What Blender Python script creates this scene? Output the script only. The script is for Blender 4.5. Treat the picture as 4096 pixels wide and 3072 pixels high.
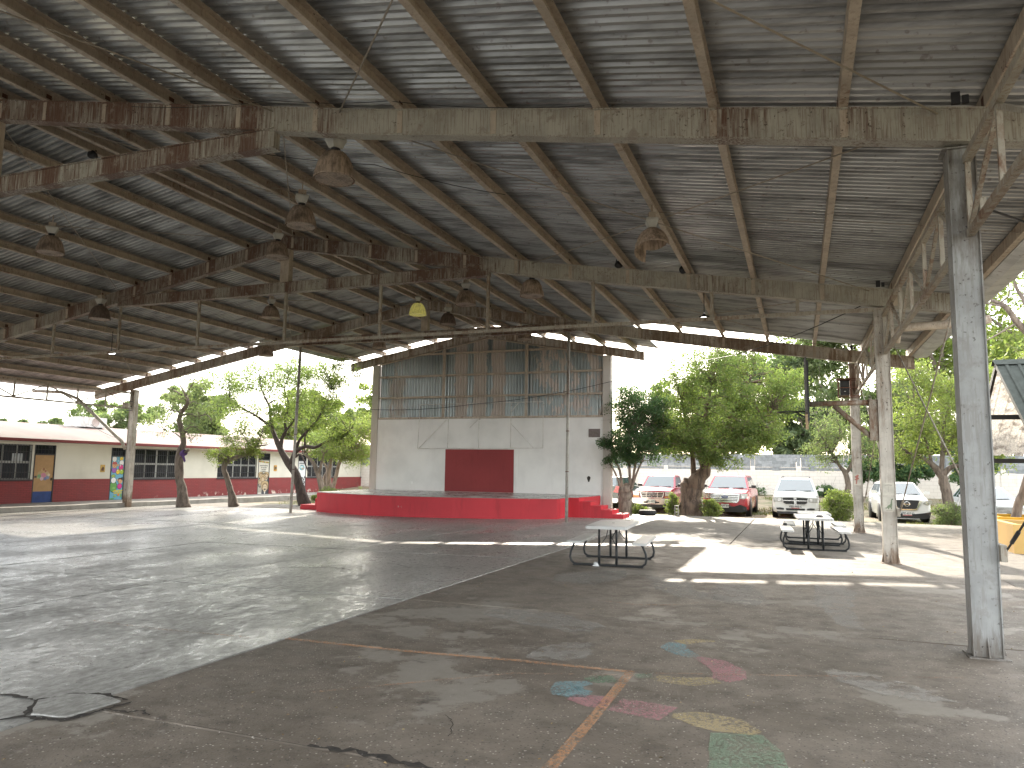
import bpy, math, random
import numpy as np
from mathutils import Vector, Matrix

random.seed(7)
rng = np.random.default_rng(7)
S = bpy.context.scene
for _o in list(bpy.data.objects):
    bpy.data.objects.remove(_o)
COL = S.collection
R = math.radians

# ------------------------------------------------------------------ camera
CAM_H = 1.75
cam_d = bpy.data.cameras.new('camera')
cam = bpy.data.objects.new('camera', cam_d)
COL.objects.link(cam)
yaw, pitch, roll = 0.3631, 0.1129, 0.0142
fwd = Vector((-math.sin(yaw) * math.cos(pitch), math.cos(yaw) * math.cos(pitch), math.sin(pitch)))
rt0 = Vector((math.cos(yaw), math.sin(yaw), 0))
up0 = rt0.cross(fwd)
rt = rt0 * math.cos(roll) + up0 * math.sin(roll)
upv = rt.cross(fwd)
cam.matrix_world = Matrix(((rt.x, upv.x, -fwd.x, 0), (rt.y, upv.y, -fwd.y, 0), (rt.z, upv.z, -fwd.z, CAM_H), (0, 0, 0, 1)))
cam_d.sensor_width = 36.0
cam_d.lens = 36.0 * 3012.8 / 4096.0
cam_d.clip_start = 0.05
cam_d.clip_end = 2000
S.camera = cam

# ------------------------------------------------------------------ sky, sun, exposure
SUN_EL, SUN_AZ = R(27.5), R(14.5)            # azimuth measured left of +Y
W = bpy.data.worlds.new('World')
S.world = W
W.use_nodes = True
wn = W.node_tree.nodes
sky = wn.new('ShaderNodeTexSky')
sky.sky_type = 'NISHITA'
sky.sun_disc = False
sky.sun_elevation = SUN_EL
sky.sun_rotation = -SUN_AZ
sky.air_density = 1.0
sky.dust_density = 2.0
sky.ozone_density = 1.0
wn['Background'].inputs['Strength'].default_value = 0.15
veil = wn.new('ShaderNodeMix')                # thin white cloud veil drawn evenly over the whole sky
veil.data_type = 'RGBA'
veil.inputs[0].default_value = .7
veil.inputs[7].default_value = (6.0, 5.95, 5.72, 1)
W.node_tree.links.new(sky.outputs[0], veil.inputs[6])
W.node_tree.links.new(veil.outputs[2], wn['Background'].inputs['Color'])
sun_d = bpy.data.lights.new('sun', 'SUN')
sun = bpy.data.objects.new('sun', sun_d)
COL.objects.link(sun)
sun_d.energy = 2.0
sun_d.angle = R(0.6)
sun_d.color = (1.0, 0.90, 0.76)
to_sun = Vector((-math.sin(SUN_AZ) * math.cos(SUN_EL), math.cos(SUN_AZ) * math.cos(SUN_EL), math.sin(SUN_EL)))
sun.rotation_euler = to_sun.to_track_quat('Z', 'Y').to_euler()
sun.location = (0, 0, 60)
V = S.view_settings
V.view_transform = 'Standard'
V.look = 'None'
V.exposure = 2.5
V.gamma = 1.0
V.use_curve_mapping = False
S.cycles.max_bounces = 8
S.cycles.transparent_max_bounces = 12
S.cycles.sample_clamp_indirect = 6.0
S.cycles.use_denoising = True
S.cycles.caustics_reflective = False
S.cycles.caustics_refractive = False
S.cycles.blur_glossy = 1.0
S.cycles.use_guiding = True
S.cycles.guiding_training_samples = 48

# ------------------------------------------------------------------ mesh builder
class MB:
    def __init__(s):
        s.v = []; s.f = []; s.m = []; s.sm = []
    def add(s, vs, fs, mi=0, smooth=False):
        b = len(s.v)
        s.v.extend([tuple(map(float, q)) for q in vs])
        for f in fs:
            s.f.append(tuple(b + i for i in f)); s.m.append(mi); s.sm.append(smooth)
        return s
    def box(s, x0, x1, y0, y1, z0, z1, mi=0):
        vs = [(x0, y0, z0), (x1, y0, z0), (x1, y1, z0), (x0, y1, z0), (x0, y0, z1), (x1, y0, z1), (x1, y1, z1), (x0, y1, z1)]
        return s.add(vs, [(0, 3, 2, 1), (4, 5, 6, 7), (0, 1, 5, 4), (1, 2, 6, 5), (2, 3, 7, 6), (3, 0, 4, 7)], mi)
    def hexa(s, b, t, mi=0):
        n = len(b)
        vs = list(b) + list(t)
        fs = [tuple(range(n - 1, -1, -1)), tuple(range(n, 2 * n))]
        for i in range(n):
            j = (i + 1) % n
            fs.append((i, j, n + j, n + i))
        return s.add(vs, fs, mi)
    def beam(s, a, b, w, h, up=(0, 0, 1), mi=0):
        """rectangular bar from a to b, w across, h along up (centred)"""
        a = Vector(a); b = Vector(b); d = (b - a).normalized(); u = Vector(up)
        sd = d.cross(u)
        if sd.length < 1e-5: sd = d.cross(Vector((1, 0, 0)))
        sd.normalize(); u = sd.cross(d).normalized()
        q = [sd * (w / 2 * i) + u * (h / 2 * j) for i, j in ((-1, -1), (1, -1), (1, 1), (-1, 1))]
        return s.hexa([a + k for k in q], [b + k for k in q], mi)
    def tube(s, pts, rad, n=8, mi=0, cap=True, smooth=True):
        pts = [Vector(p) for p in pts]
        if not hasattr(rad, '__len__'): rad = [rad] * len(pts)
        vs = []; fs = []; prev = None
        for i, p in enumerate(pts):
            d = (pts[min(i + 1, len(pts) - 1)] - pts[max(i - 1, 0)])
            d.normalize()
            if prev is None:
                u = d.cross(Vector((0, 0, 1)))
                if u.length < 1e-3: u = d.cross(Vector((1, 0, 0)))
            else:
                u = prev - d * prev.dot(d)
            u.normalize(); prev = u
            w = d.cross(u)
            for k in range(n):
                a = 2 * math.pi * k / n
                vs.append(p + (u * math.cos(a) + w * math.sin(a)) * rad[i])
        for i in range(len(pts) - 1):
            for k in range(n):
                k2 = (k + 1) % n
                fs.append((i * n + k, i * n + k2, (i + 1) * n + k2, (i + 1) * n + k))
        s.add(vs, fs, mi, smooth)
        if cap:
            b = len(s.v) - len(vs)
            s.f.append(tuple(b + k for k in range(n - 1, -1, -1))); s.m.append(mi); s.sm.append(False)
            s.f.append(tuple(b + (len(pts) - 1) * n + k for k in range(n))); s.m.append(mi); s.sm.append(False)
        return s
    def lathe(s, prof, n=24, c=(0, 0, 0), mi=0, smooth=True, a0=0.0, a1=2 * math.pi, axis='z'):
        vs = []; fs = []
        full = abs(a1 - a0 - 2 * math.pi) < 1e-6
        m = n if full else n + 1
        for r, z in prof:
            for k in range(m):
                a = a0 + (a1 - a0) * k / n
                if axis == 'z': vs.append((c[0] + r * math.cos(a), c[1] + r * math.sin(a), c[2] + z))
                elif axis == 'y': vs.append((c[0] + r * math.cos(a), c[1] + z, c[2] + r * math.sin(a)))
                else: vs.append((c[0] + z, c[1] + r * math.cos(a), c[2] + r * math.sin(a)))
        for i in range(len(prof) - 1):
            for k in range(n):
                k2 = (k + 1) % m
                fs.append((i * m + k, i * m + k2, (i + 1) * m + k2, (i + 1) * m + k))
        return s.add(vs, fs, mi, smooth)
    def poly(s, pts, mi=0):
        return s.add(pts, [tuple(range(len(pts)))], mi)
    def prism(s, pts, vec, mi=0):
        """extrude a planar polygon by vec"""
        v = Vector(vec)
        return s.hexa([Vector(p) for p in pts], [Vector(p) + v for p in pts], mi)
    def disc(s, cx, y, cz, r, n=14, mi=0, sx=1.0, sz=1.0, rot=0.0):
        """flat disc facing -Y"""
        pts = []
        for k in range(n):
            a = 2 * math.pi * k / n
            px, pz = r * sx * math.cos(a), r * sz * math.sin(a)
            pts.append((cx + px * math.cos(rot) - pz * math.sin(rot), y, cz + px * math.sin(rot) + pz * math.cos(rot)))
        return s.poly(pts, mi)
    def xf(s, M):
        s.v = [tuple(M @ Vector(p)) for p in s.v]
        return s

def mesh_of(mb, name, mats, fix=True, sharp=None):
    me = bpy.data.meshes.new(name)
    me.from_pydata(mb.v, [], mb.f)
    if not isinstance(mats, (list, tuple)): mats = [mats]
    for m in mats: me.materials.append(m)
    me.polygons.foreach_set('material_index', mb.m)
    me.polygons.foreach_set('use_smooth', mb.sm)
    if fix:
        import bmesh
        bm = bmesh.new(); bm.from_mesh(me)
        bmesh.ops.recalc_face_normals(bm, faces=bm.faces)
        bm.to_mesh(me); bm.free()
    if sharp: me.set_sharp_from_angle(angle=R(sharp))
    me.update()
    return me

def tag(o, label=None, cat=None, group=None, kind=None):
    if label: o['label'] = label
    if cat: o['category'] = cat
    if group: o['group'] = group
    if kind: o['kind'] = kind
    return o

def wloc(o):
    l = Vector((0, 0, 0))
    while o is not None:
        l = l + o.location; o = o.parent
    return l

def link(name, me, parent=None, loc=None, rotz=0):
    o = bpy.data.objects.new(name, me)
    COL.objects.link(o)
    if parent is not None: o.parent = parent
    if loc is not None: o.location = loc
    if rotz: o.rotation_euler = (0, 0, rotz)
    return o

def obj(name, mb, mats, parent=None, world=True, sharp=None, fix=True):
    """one mesh object; vertices given in world space unless world=False (then in the parent's space)"""
    if parent is not None and world:
        l = wloc(parent)
        if l.length > 0: mb.v = [(x - l.x, y - l.y, z - l.z) for x, y, z in mb.v]
    return link(name, mesh_of(mb, name, mats, fix, sharp), parent)

def solo(name, mb, mats, base, label, cat, group=None, kind=None, sharp=None, fix=True):
    """a thing that is one mesh, origin at its base (vertices in world space)"""
    b = Vector(base)
    mb.v = [(x - b.x, y - b.y, z - b.z) for x, y, z in mb.v]
    o = link(name, mesh_of(mb, name, mats, fix, sharp), None, b)
    return tag(o, label, cat, group, kind)

def thing(name, label, cat, loc=(0, 0, 0), rotz=0, group=None, kind=None):
    o = bpy.data.objects.new(name, None)
    o.empty_display_size = 0.2
    COL.objects.link(o)
    o.location = loc
    o.rotation_euler = (0, 0, rotz)
    return tag(o, label, cat, group, kind)

def copy_tree(o, parent=None):
    c = o.copy(); COL.objects.link(c); c.parent = parent
    for ch in list(o.children): copy_tree(ch, c)
    return c

def text_mb(txt, size, origin, xdir=(1, 0, 0), zdir=(0, 0, 1), align='CENTER', mi=0, mb=None, bold=0.0):
    """flat lettering as real faces"""
    cu = bpy.data.curves.new('lettering', 'FONT')
    cu.body = txt; cu.size = size; cu.align_x = align; cu.align_y = 'CENTER'; cu.resolution_u = 2; cu.offset = bold
    o = bpy.data.objects.new('lettering', cu)
    COL.objects.link(o)
    dg = bpy.context.evaluated_depsgraph_get()
    me = bpy.data.meshes.new_from_object(o.evaluated_get(dg))
    X = Vector(xdir); Z = Vector(zdir); O = Vector(origin)
    mb = mb or MB()
    mb.add([O + X * v.co.x + Z * v.co.y for v in me.vertices], [tuple(p.vertices) for p in me.polygons], mi)
    bpy.data.objects.remove(o); bpy.data.curves.remove(cu); bpy.data.meshes.remove(me)
    return mb

# ------------------------------------------------------------------ levels of ground and roof
def gz(x): return 0.006 * (max(x, -30) + 5) if x < -5 else 0.0
def ztop(X):
    """top of the rafters"""
    if X >= -5.5: return 5.57 + .16 * (1.5 - X)
    if X >= -13.15: return 6.69 + .187 * (-5.5 - X)
    return 8.12 - .185 * (-13.15 - X)
RIDGE = -13.15
YF = [-1.9, 0.4, 8.65, 16.86, 25.23]         # the frames, front to back; the last stands before the stage
XR, WC, XL = 1.54, 0.26, -27.54
PUR = 0.20                                     # purlin height
SHY0, SHY1 = -2.42, 25.18  # unseen rear roof cut short behind the camera to let sky light in

# ------------------------------------------------------------------ materials
def nm(name):
    m = bpy.data.materials.new(name); m.use_nodes = True
    nt = m.node_tree
    b = nt.nodes['Principled BSDF']
    return m, nt, b
def N(nt, t, **kw):
    n = nt.nodes.new(t)
    for k, v in kw.items():
        if k in n.inputs: n.inputs[k].default_value = v
        else: setattr(n, k, v)
    return n
def pos_scaled(nt, sc, coord='P'):
    if coord == 'P':
        g = N(nt, 'ShaderNodeNewGeometry'); out = g.outputs['Position']
    else:
        g = N(nt, 'ShaderNodeTexCoord'); out = g.outputs['Object']
    mp = N(nt, 'ShaderNodeMapping')
    mp.inputs['Scale'].default_value = sc if hasattr(sc, '__len__') else (sc, sc, sc)
    nt.links.new(out, mp.inputs['Vector'])
    return mp.outputs[0]
def noise(nt, sc, scale=1.0, detail=4, rough=.55, coord='P', dist=0.0):
    n = N(nt, 'ShaderNodeTexNoise')
    n.inputs['Scale'].default_value = scale; n.inputs['Detail'].default_value = detail
    n.inputs['Roughness'].default_value = rough; n.inputs['Distortion'].default_value = dist
    nt.links.new(pos_scaled(nt, sc, coord), n.inputs['Vector'])
    return n.outputs[0]
def ramp(nt, src, a, b, lo=0.0, hi=1.0):
    mr = N(nt, 'ShaderNodeMapRange')
    mr.interpolation_type = 'SMOOTHSTEP'
    mr.inputs['From Min'].default_value = a; mr.inputs['From Max'].default_value = b
    mr.inputs['To Min'].default_value = lo; mr.inputs['To Max'].default_value = hi
    nt.links.new(src, mr.inputs['Value'])
    return mr.outputs[0]
def math_n(nt, op, a, b=None):
    n = N(nt, 'ShaderNodeMath'); n.operation = op
    for i, q in enumerate((a, b)):
        if q is None: continue
        if isinstance(q, (int, float)): n.inputs[i].default_value = q
        else: nt.links.new(q, n.inputs[i])
    return n.outputs[0]
def mixc(nt, fac, a, b):
    n = N(nt, 'ShaderNodeMix'); n.data_type = 'RGBA'
    if isinstance(fac, (int, float)): n.inputs[0].default_value = fac
    else: nt.links.new(fac, n.inputs[0])
    for i, q in ((6, a), (7, b)):
        if hasattr(q, '__len__'): n.inputs[i].default_value = (*q, 1)
        else: nt.links.new(q, n.inputs[i])
    return n.outputs[2]
def bump(nt, b, h, strength=.3, dist=.01):
    n = N(nt, 'ShaderNodeBump'); n.inputs['Strength'].default_value = strength; n.inputs['Distance'].default_value = dist
    nt.links.new(h, n.inputs['Height']); nt.links.new(n.outputs[0], b.inputs['Normal'])

def plain(name, col, rough=.6, metal=0.0, var=.12, sc=6.0, spec=None, emit=None, coat=0.0):
    m, nt, b = nm(name)
    n = noise(nt, sc)
    c2 = tuple(max(0, c * (1 - var * 2)) for c in col)
    nt.links.new(mixc(nt, ramp(nt, n, .35, .7), col, c2), b.inputs['Base Color'])
    b.inputs['Roughness'].default_value = rough; b.inputs['Metallic'].default_value = metal
    if spec is not None: b.inputs['Specular IOR Level'].default_value = spec
    if coat: b.inputs['Coat Weight'].default_value = coat; b.inputs['Coat Roughness'].default_value = .05
    if emit:
        b.inputs['Emission Color'].default_value = (*emit[0], 1); b.inputs['Emission Strength'].default_value = emit[1]
    return m

def steel(name, col, rust=(.10, .042, .02), amt=.5, sc=(14, 14, 2.2), xrust=False, rough=.62, dark=(.035, .025, .02), foot=False):
    """old paint on steel: rust runs, scabs and dirt"""
    m, nt, b = nm(name)
    big = noise(nt, .55, detail=3)
    run = noise(nt, sc, detail=6, rough=.7)
    scab = noise(nt, 22, detail=3, rough=.6)
    fine = noise(nt, (sc[0] * 2.6, sc[1] * 2.6, sc[2] * 1.3), detail=4, rough=.7)
    s = math_n(nt, 'ADD', math_n(nt, 'MULTIPLY', big, .9), math_n(nt, 'MULTIPLY', run, 1.0))
    if xrust:
        g = N(nt, 'ShaderNodeNewGeometry'); sp = N(nt, 'ShaderNodeSeparateXYZ')
        nt.links.new(g.outputs['Position'], sp.inputs[0])
        s = math_n(nt, 'ADD', s, ramp(nt, sp.outputs[0], -4.0, -9.5, -.04, .17))
        s = math_n(nt, 'ADD', s, ramp(nt, sp.outputs[0], -18.0, -24, 0.0, -.16))
        u = math_n(nt, 'FRACT', math_n(nt, 'ADD', math_n(nt, 'DIVIDE', math_n(nt, 'SUBTRACT', sp.outputs[0], .56), 1.375), 40.0))
        near = math_n(nt, 'MULTIPLY', ramp(nt, u, .0, .07), ramp(nt, u, .42, .08))
        s = math_n(nt, 'ADD', s, math_n(nt, 'MULTIPLY', near, ramp(nt, sp.outputs[0], -3.5, -8, .05, .26)))
    if foot:
        g = N(nt, 'ShaderNodeNewGeometry'); sp = N(nt, 'ShaderNodeSeparateXYZ')
        nt.links.new(g.outputs['Position'], sp.inputs[0])
        s = math_n(nt, 'ADD', s, math_n(nt, 'MULTIPLY', ramp(nt, sp.outputs[2], .55, .0), .34))
        s = math_n(nt, 'ADD', s, math_n(nt, 'MULTIPLY', ramp(nt, sp.outputs[2], 2.6, 5.0), .20))
    t = 1.30 - .55 * amt
    f = ramp(nt, s, t - .13, t + .14)
    c1 = mixc(nt, ramp(nt, noise(nt, 3.0, detail=4), .3, .75), col, tuple(q * .72 for q in col))
    c2 = mixc(nt, f, c1, rust)
    c2 = mixc(nt, ramp(nt, fine, .50, .62, 0, min(.8, amt * 1.7)), c2, tuple((q * .35 + r_ * .65) for q, r_ in zip(col, rust)))
    c2 = mixc(nt, ramp(nt, noise(nt, 5.5, detail=7, rough=.72), .52, .64, 0, min(.85, amt * 2.2)), c2, tuple((q * .5 + r_ * .5) for q, r_ in zip(col, rust)))
    c3 = mixc(nt, math_n(nt, 'MULTIPLY', ramp(nt, scab, .62, .70), ramp(nt, s, t - .35, t)), c2, dark)
    nt.links.new(c3, b.inputs['Base Color'])
    b.inputs['Roughness'].default_value = rough
    bump(nt, b, scab, .25, .004)
    return m

M = {}
M['beam'] = steel('rafter_steel', (.47, .45, .39), rust=(.13, .066, .043), amt=.40, dark=(.07, .045, .032), xrust=True, sc=(26, 26, 1.6))
M['purlin'] = steel('purlin_steel', (.56, .48, .39), rust=(.22, .13, .085), amt=.28, dark=(.07, .05, .035), sc=(9, 9, 3))
M['column'] = steel('column_steel', (.345, .35, .345), rust=(.15, .13, .11), amt=.34, sc=(9, 9, 1.5), dark=(.06, .05, .045), foot=True)
M['column_beige'] = steel('column_beige', (.56, .52, .46), rust=(.20, .135, .09), amt=.30, sc=(9, 9, 1.2), foot=True)
M['truss'] = steel('truss_steel', (.42, .385, .32), rust=(.17, .085, .045), amt=.42, sc=(10, 10, 4))
M['rusty'] = steel('rusty_bracket', (.20, .10, .06), rust=(.09, .035, .02), amt=.9)
M['pipe'] = steel('pole_paint', (.52, .50, .46), rust=(.15, .085, .05), amt=.36, sc=(12, 12, 2))
M['rod'] = plain('rod_steel', (.40, .35, .29), .7)
M['cable'] = plain('black_cable', (.02, .02, .02), .6)
M['black'] = plain('black_plastic', (.015, .015, .016), .5)
M['dark'] = plain('dark_metal', (.035, .035, .038), .5)

def galv(name, col=(.40, .41, .42), rough=.40, metal=.75, dirt=.5):
    m, nt, b = nm(name)
    n1 = noise(nt, (.5, 2.5, 2.5), detail=5, rough=.65); n2 = noise(nt, 9, detail=3)
    c = mixc(nt, ramp(nt, n1, .42, .66), col, tuple(q * (1 - dirt) for q in col))
    c = mixc(nt, ramp(nt, n2, .62, .72, 0, .6), c, (.16, .13, .11))
    nt.links.new(c, b.inputs['Base Color'])
    b.inputs['Metallic'].default_value = metal
    nt.links.new(ramp(nt, n1, .3, .7, rough - .06, rough + .16), b.inputs['Roughness'])
    return m
M['roof'] = galv('galvanised_roof_sheet', (.40, .40, .39), .36, .55, .5)
M['gutter'] = galv('galvanised_gutter', (.55, .56, .56), .5, .4, .2)

def concrete(name, c1, c2, agg=0.0, rough=(.55, .8), patch=None, psc=.7, stone=52):
    m, nt, b = nm(name)
    n1 = noise(nt, psc, detail=6, rough=.62); n2 = noise(nt, 3.3, detail=8, rough=.7); n3 = noise(nt, 45, detail=3)
    c = mixc(nt, ramp(nt, n1, .36, .64), c1, c2)
    c = mixc(nt, ramp(nt, n2, .45, .75, 0, .55), c, tuple(q * .55 for q in c1))
    hgt = n3
    if patch:
        pf = ramp(nt, noise(nt, .42, detail=9, rough=.66), .545, .575)
        c = mixc(nt, math_n(nt, 'MULTIPLY', pf, .85), c, patch)
    if agg:
        v = N(nt, 'ShaderNodeTexVoronoi'); v.inputs['Scale'].default_value = stone; v.inputs['Randomness'].default_value = 1.0
        nt.links.new(pos_scaled(nt, 1.0), v.inputs['Vector'])
        w = N(nt, 'ShaderNodeTexWhiteNoise'); nt.links.new(v.outputs['Position'], w.inputs['Vector'])
        inside = ramp(nt, math_n(nt, 'ADD', v.outputs['Distance'], math_n(nt, 'MULTIPLY', w.outputs['Value'], .0)), .45, .25)
        if patch: inside = math_n(nt, 'MULTIPLY', inside, math_n(nt, 'SUBTRACT', 1.0, pf))
        lite = math_n(nt, 'MULTIPLY', inside, ramp(nt, w.outputs['Value'], .88, 1.0, 0, agg * .9))
        drk = math_n(nt, 'MULTIPLY', inside, ramp(nt, w.outputs['Value'], .30, .05, 0, agg * .9))
        c = mixc(nt, lite, c, (.50, .46, .40))
        c = mixc(nt, drk, c, (.045, .04, .036))
        hgt = math_n(nt, 'ADD', math_n(nt, 'MULTIPLY', inside, .6), n3)
    st = ramp(nt, noise(nt, 1.6, detail=7, rough=.75), .60, .68, 0, .6)
    c = mixc(nt, st, c, tuple(q * .42 for q in c1))
    nt.links.new(c, b.inputs['Base Color'])
    nt.links.new(ramp(nt, math_n(nt, 'ADD', math_n(nt, 'MULTIPLY', n1, .5), math_n(nt, 'MULTIPLY', n2, .5)), .38, .62, rough[0], rough[1]), b.inputs['Roughness'])
    bump(nt, b, hgt, .35, .006)
    return m
def trowelled(name):
    m, nt, b = nm(name)
    big = noise(nt, (1.0, .42, 1), scale=.8, detail=9, rough=.76); fine = noise(nt, (9, 4.5, 1), scale=1.4, detail=8, rough=.75); st = noise(nt, (1.6, 1.0, 1), scale=1.3, detail=9, rough=.76)
    k = math_n(nt, 'ADD', math_n(nt, 'MULTIPLY', big, .5), math_n(nt, 'MULTIPLY', fine, .5))
    c = mixc(nt, ramp(nt, k, .40, .60), (.19, .185, .168), (.35, .345, .325))
    c = mixc(nt, ramp(nt, st, .55, .70, 0, .75), c, (.10, .095, .085))
    c = mixc(nt, ramp(nt, noise(nt, 11, detail=6, rough=.7), .58, .66, 0, .75), c, (.07, .065, .06))
    nt.links.new(c, b.inputs['Base Color'])
    nt.links.new(ramp(nt, k, .40, .60, .50, .22), b.inputs['Roughness'])
    b.inputs['Specular IOR Level'].default_value = .5
    bump(nt, b, math_n(nt, 'ADD', fine, noise(nt, 40, detail=3)), .22, .005)
    return m
M['slab_smooth'] = trowelled('trowelled_concrete')
M['slab_brown'] = concrete('exposed_aggregate_concrete', (.115, .094, .073), (.20, .168, .134), agg=1.0, rough=(.5, .8), patch=(.245, .22, .185))
M['slab_out'] = concrete('outdoor_concrete', (.105, .092, .074), (.150, .133, .108), agg=.6, rough=(.65, .9), psc=.9)
M['slab_fine'] = concrete('mortar_patch', (.245, .225, .195), (.30, .28, .245), rough=(.5, .75), psc=2)
M['kerb'] = concrete('walkway_concrete', (.26, .245, .22), (.34, .32, .29), rough=(.7, .9), psc=1.4)
M['crack'] = plain('crack_soil', (.045, .037, .03), .95, sc=20, var=.3)
# ------------------------------------------------------------------ ground and floor
def terrain(x, y):
    if y > 31.3 or x > 12 or x < -31 or y < -16:
        z = -0.14
        if y > 37: z += .60 * min(1, (y - 37) / 11.0)
        return z + (gz(x) if x < -5 else 0) * .6
    return gz(x) - .16
m, nt, b = nm('dirt_and_grass')
_n = noise(nt, .25, detail=6, rough=.65); _n2 = noise(nt, 2.5, detail=6, rough=.7); _n3 = noise(nt, 30, detail=3)
_c = mixc(nt, ramp(nt, _n, .42, .58), (.20, .16, .11), (.08, .095, .038))
_c = mixc(nt, ramp(nt, _n2, .4, .7, 0, .6), _c, (.30, .25, .18))
nt.links.new(_c, b.inputs['Base Color']); b.inputs['Roughness'].default_value = .95
bump(nt, b, _n3, .5, .02)
M['dirt'] = m
xs = [-400, -200, -110, -70, -50, -40, -31.01, -30.99, -27.6, -22, -18, -14, -10, -5, 0, 4, 8, 11.99, 12.01, 18, 26, 40, 70, 120, 250, 400]
ys = [-300, -120, -60, -30, -16.01, -15.99, -8, 0, 8, 16, 24, 31.29, 31.31, 34, 37, 40, 44, 48, 54, 64, 80, 120, 220, 500]
mb = MB()
vs = [(x, y, terrain(x, y)) for y in ys for x in xs]
nx = len(xs)
fs = [(j * nx + i, j * nx + i + 1, (j + 1) * nx + i + 1, (j + 1) * nx + i) for j in range(len(ys) - 1) for i in range(nx - 1)]
mb.add(vs, fs)
solo('ground', mb, M['dirt'], (0, 0, 0), 'bare earth and patchy grass around the paved yard', 'ground', kind='structure')

def slab(mb, x0, x1, y0, y1, zoff=0.0, gap=.008, th=.14, jit=.006, g4=None):
    """cast slab with slightly worn edges; the joint between neighbours is a real groove"""
    x0 += gap; x1 -= gap
    y0 += .002 if abs(y0 - 4.2) < .01 else gap; y1 -= .002 if abs(y1 - 4.2) < .01 else gap
    nxs = max(2, int((x1 - x0) / .5)); nys = max(2, int((y1 - y0) / .5))
    ring = []
    for i in range(nxs): ring.append((x0 + (x1 - x0) * i / nxs, y0, 0, 1))
    for i in range(nys): ring.append((x1, y0 + (y1 - y0) * i / nys, -1, 0))
    for i in range(nxs): ring.append((x1 - (x1 - x0) * i / nxs, y1, 0, -1))
    for i in range(nys): ring.append((x0, y1 - (y1 - y0) * i / nys, 1, 0))
    n = len(ring); ch = .008
    top = []; mid = []; bot = []
    for (x, y, ax, ay) in ring:
        j = random.uniform(0, jit)
        xx, yy = x + ax * j, y + ay * j
        cxs = ch if abs(x - x0) < 1e-6 else (-ch if abs(x - x1) < 1e-6 else 0)
        cys = ch if abs(y - y0) < 1e-6 else (-ch if abs(y - y1) < 1e-6 else 0)
        top.append((xx + cxs, yy + cys, gz(xx) + zoff)); mid.append((xx, yy, gz(xx) + zoff - .008)); bot.append((xx, yy, gz(xx) + zoff - th))
    fs = [tuple(range(n))]
    for i in range(n):
        k = (i + 1) % n
        fs.append((n + i, n + k, k, i)); fs.append((2 * n + i, 2 * n + k, n + k, n + i))
    mb.add(top + mid + bot, fs)
floor = thing('court_floor', 'cast concrete floor of the covered court, brown on the right and pale on the left', 'floor', (0, 0, 0), kind='structure')
YC = [-12, -6, -.9, 4.2, 9.2, 14.3, 19.45, 24.35, 27.7, 31.2]
XLc = [-27.62, -21.3, -17.2, -13.1, -9.1, -4.95]
for j in range(len(YC) - 1):
    xr = [-4.95, 3.2] if YC[j] < 19 else [-4.95, -1.63, 3.2]
    if YC[j] >= 9 and YC[j] < 19: xr = [-4.95, 3.2]
    xc = XLc + xr[1:]
    for i in range(len(xc) - 1):
        if xc[i] < -4.96:
            mt = M['slab_smooth']
            if YC[j] >= 27 and xc[i + 1] < -9: mt = M['slab_out']
        else: mt = M['slab_brown'] if YC[j] < 19 else M['slab_out']
        mb = MB(); slab(mb, xc[i], xc[i + 1], YC[j], YC[j + 1], zoff=random.uniform(-.003, .003))
        obj('concrete_slab', mb, mt, floor)
yard = thing('outdoor_paving', 'sunlit concrete paving outside the right row of columns', 'paving', (6, 10, 0), kind='structure')
YO = [-12, -6, 0, 6, 11.5, 16.5, 20.7, 24.6, 28, 31.2]
for j in range(len(YO) - 1):
    for x0, x1 in ((3.2, 7.4), (7.4, 11.9)):
        mb = MB(); slab(mb, x0, x1, YO[j], YO[j + 1], zoff=-.012 + random.uniform(-.004, .004), gap=.009)
        obj('concrete_slab', mb, M['slab_out'], yard)

for j in range(6):  # unseen paving behind the camera, added to bounce light onto the stage wall
    for x0, x1 in ((-27.6, -18.6), (-18.6, -9.6), (-9.6, 3.2), (3.2, 11.9)):
        mb = MB(); slab(mb, x0, x1, -12.0 - 7 * (j + 1), -12.0 - 7 * j, zoff=-.012, gap=.009)
        obj('concrete_slab', mb, M['slab_out'], yard)

# broken corner and the long crack at the bottom of the picture
def blob(pts, z, jit=.02, sub=5):
    out = []
    n = len(pts)
    for i in range(n):
        a = Vector(pts[i]); c = Vector(pts[(i + 1) % n])
        for k in range(sub):
            q = a.lerp(c, k / sub)
            out.append((q.x + random.uniform(-jit, jit), q.y + random.uniform(-jit, jit), z + gz(q.x)))
    return out
def strip(pts, w, z):
    mb = MB(); L = []; Rr = []
    n = len(pts)
    for i, p in enumerate(pts):
        p = Vector((p[0], p[1], 0)); a = Vector((*pts[max(i - 1, 0)][:2], 0)); c = Vector((*pts[min(i + 1, n - 1)][:2], 0))
        d = (c - a).normalized(); s = Vector((-d.y, d.x, 0)); ww = (w[i] if hasattr(w, '__len__') else w) / 2
        L.append(p + s * ww); Rr.append(p - s * ww)
    vs = [(q.x, q.y, z + gz(q.x)) for q in L + Rr]
    mb.add(vs, [(i, i + 1, n + i + 1, n + i) for i in range(n - 1)])
    return mb
def crack(pts, w, z, lab, jit=.02):
    P = []; Wd = []
    for i in range(len(pts) - 1):
        for k in range(7):
            t = k / 7
            P.append((pts[i][0] * (1 - t) + pts[i + 1][0] * t + random.uniform(-jit, jit), pts[i][1] * (1 - t) + pts[i + 1][1] * t + random.uniform(-jit, jit)))
            Wd.append(max(.005, w * .75 * random.uniform(.2, 1.6)))
    P.append(pts[-1]); Wd.append(.006)
    solo('floor_crack', strip(P, Wd, z), M['crack'], (pts[0][0], pts[0][1], 0), lab, 'crack', group='cracks in the court floor', kind='structure')
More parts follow.
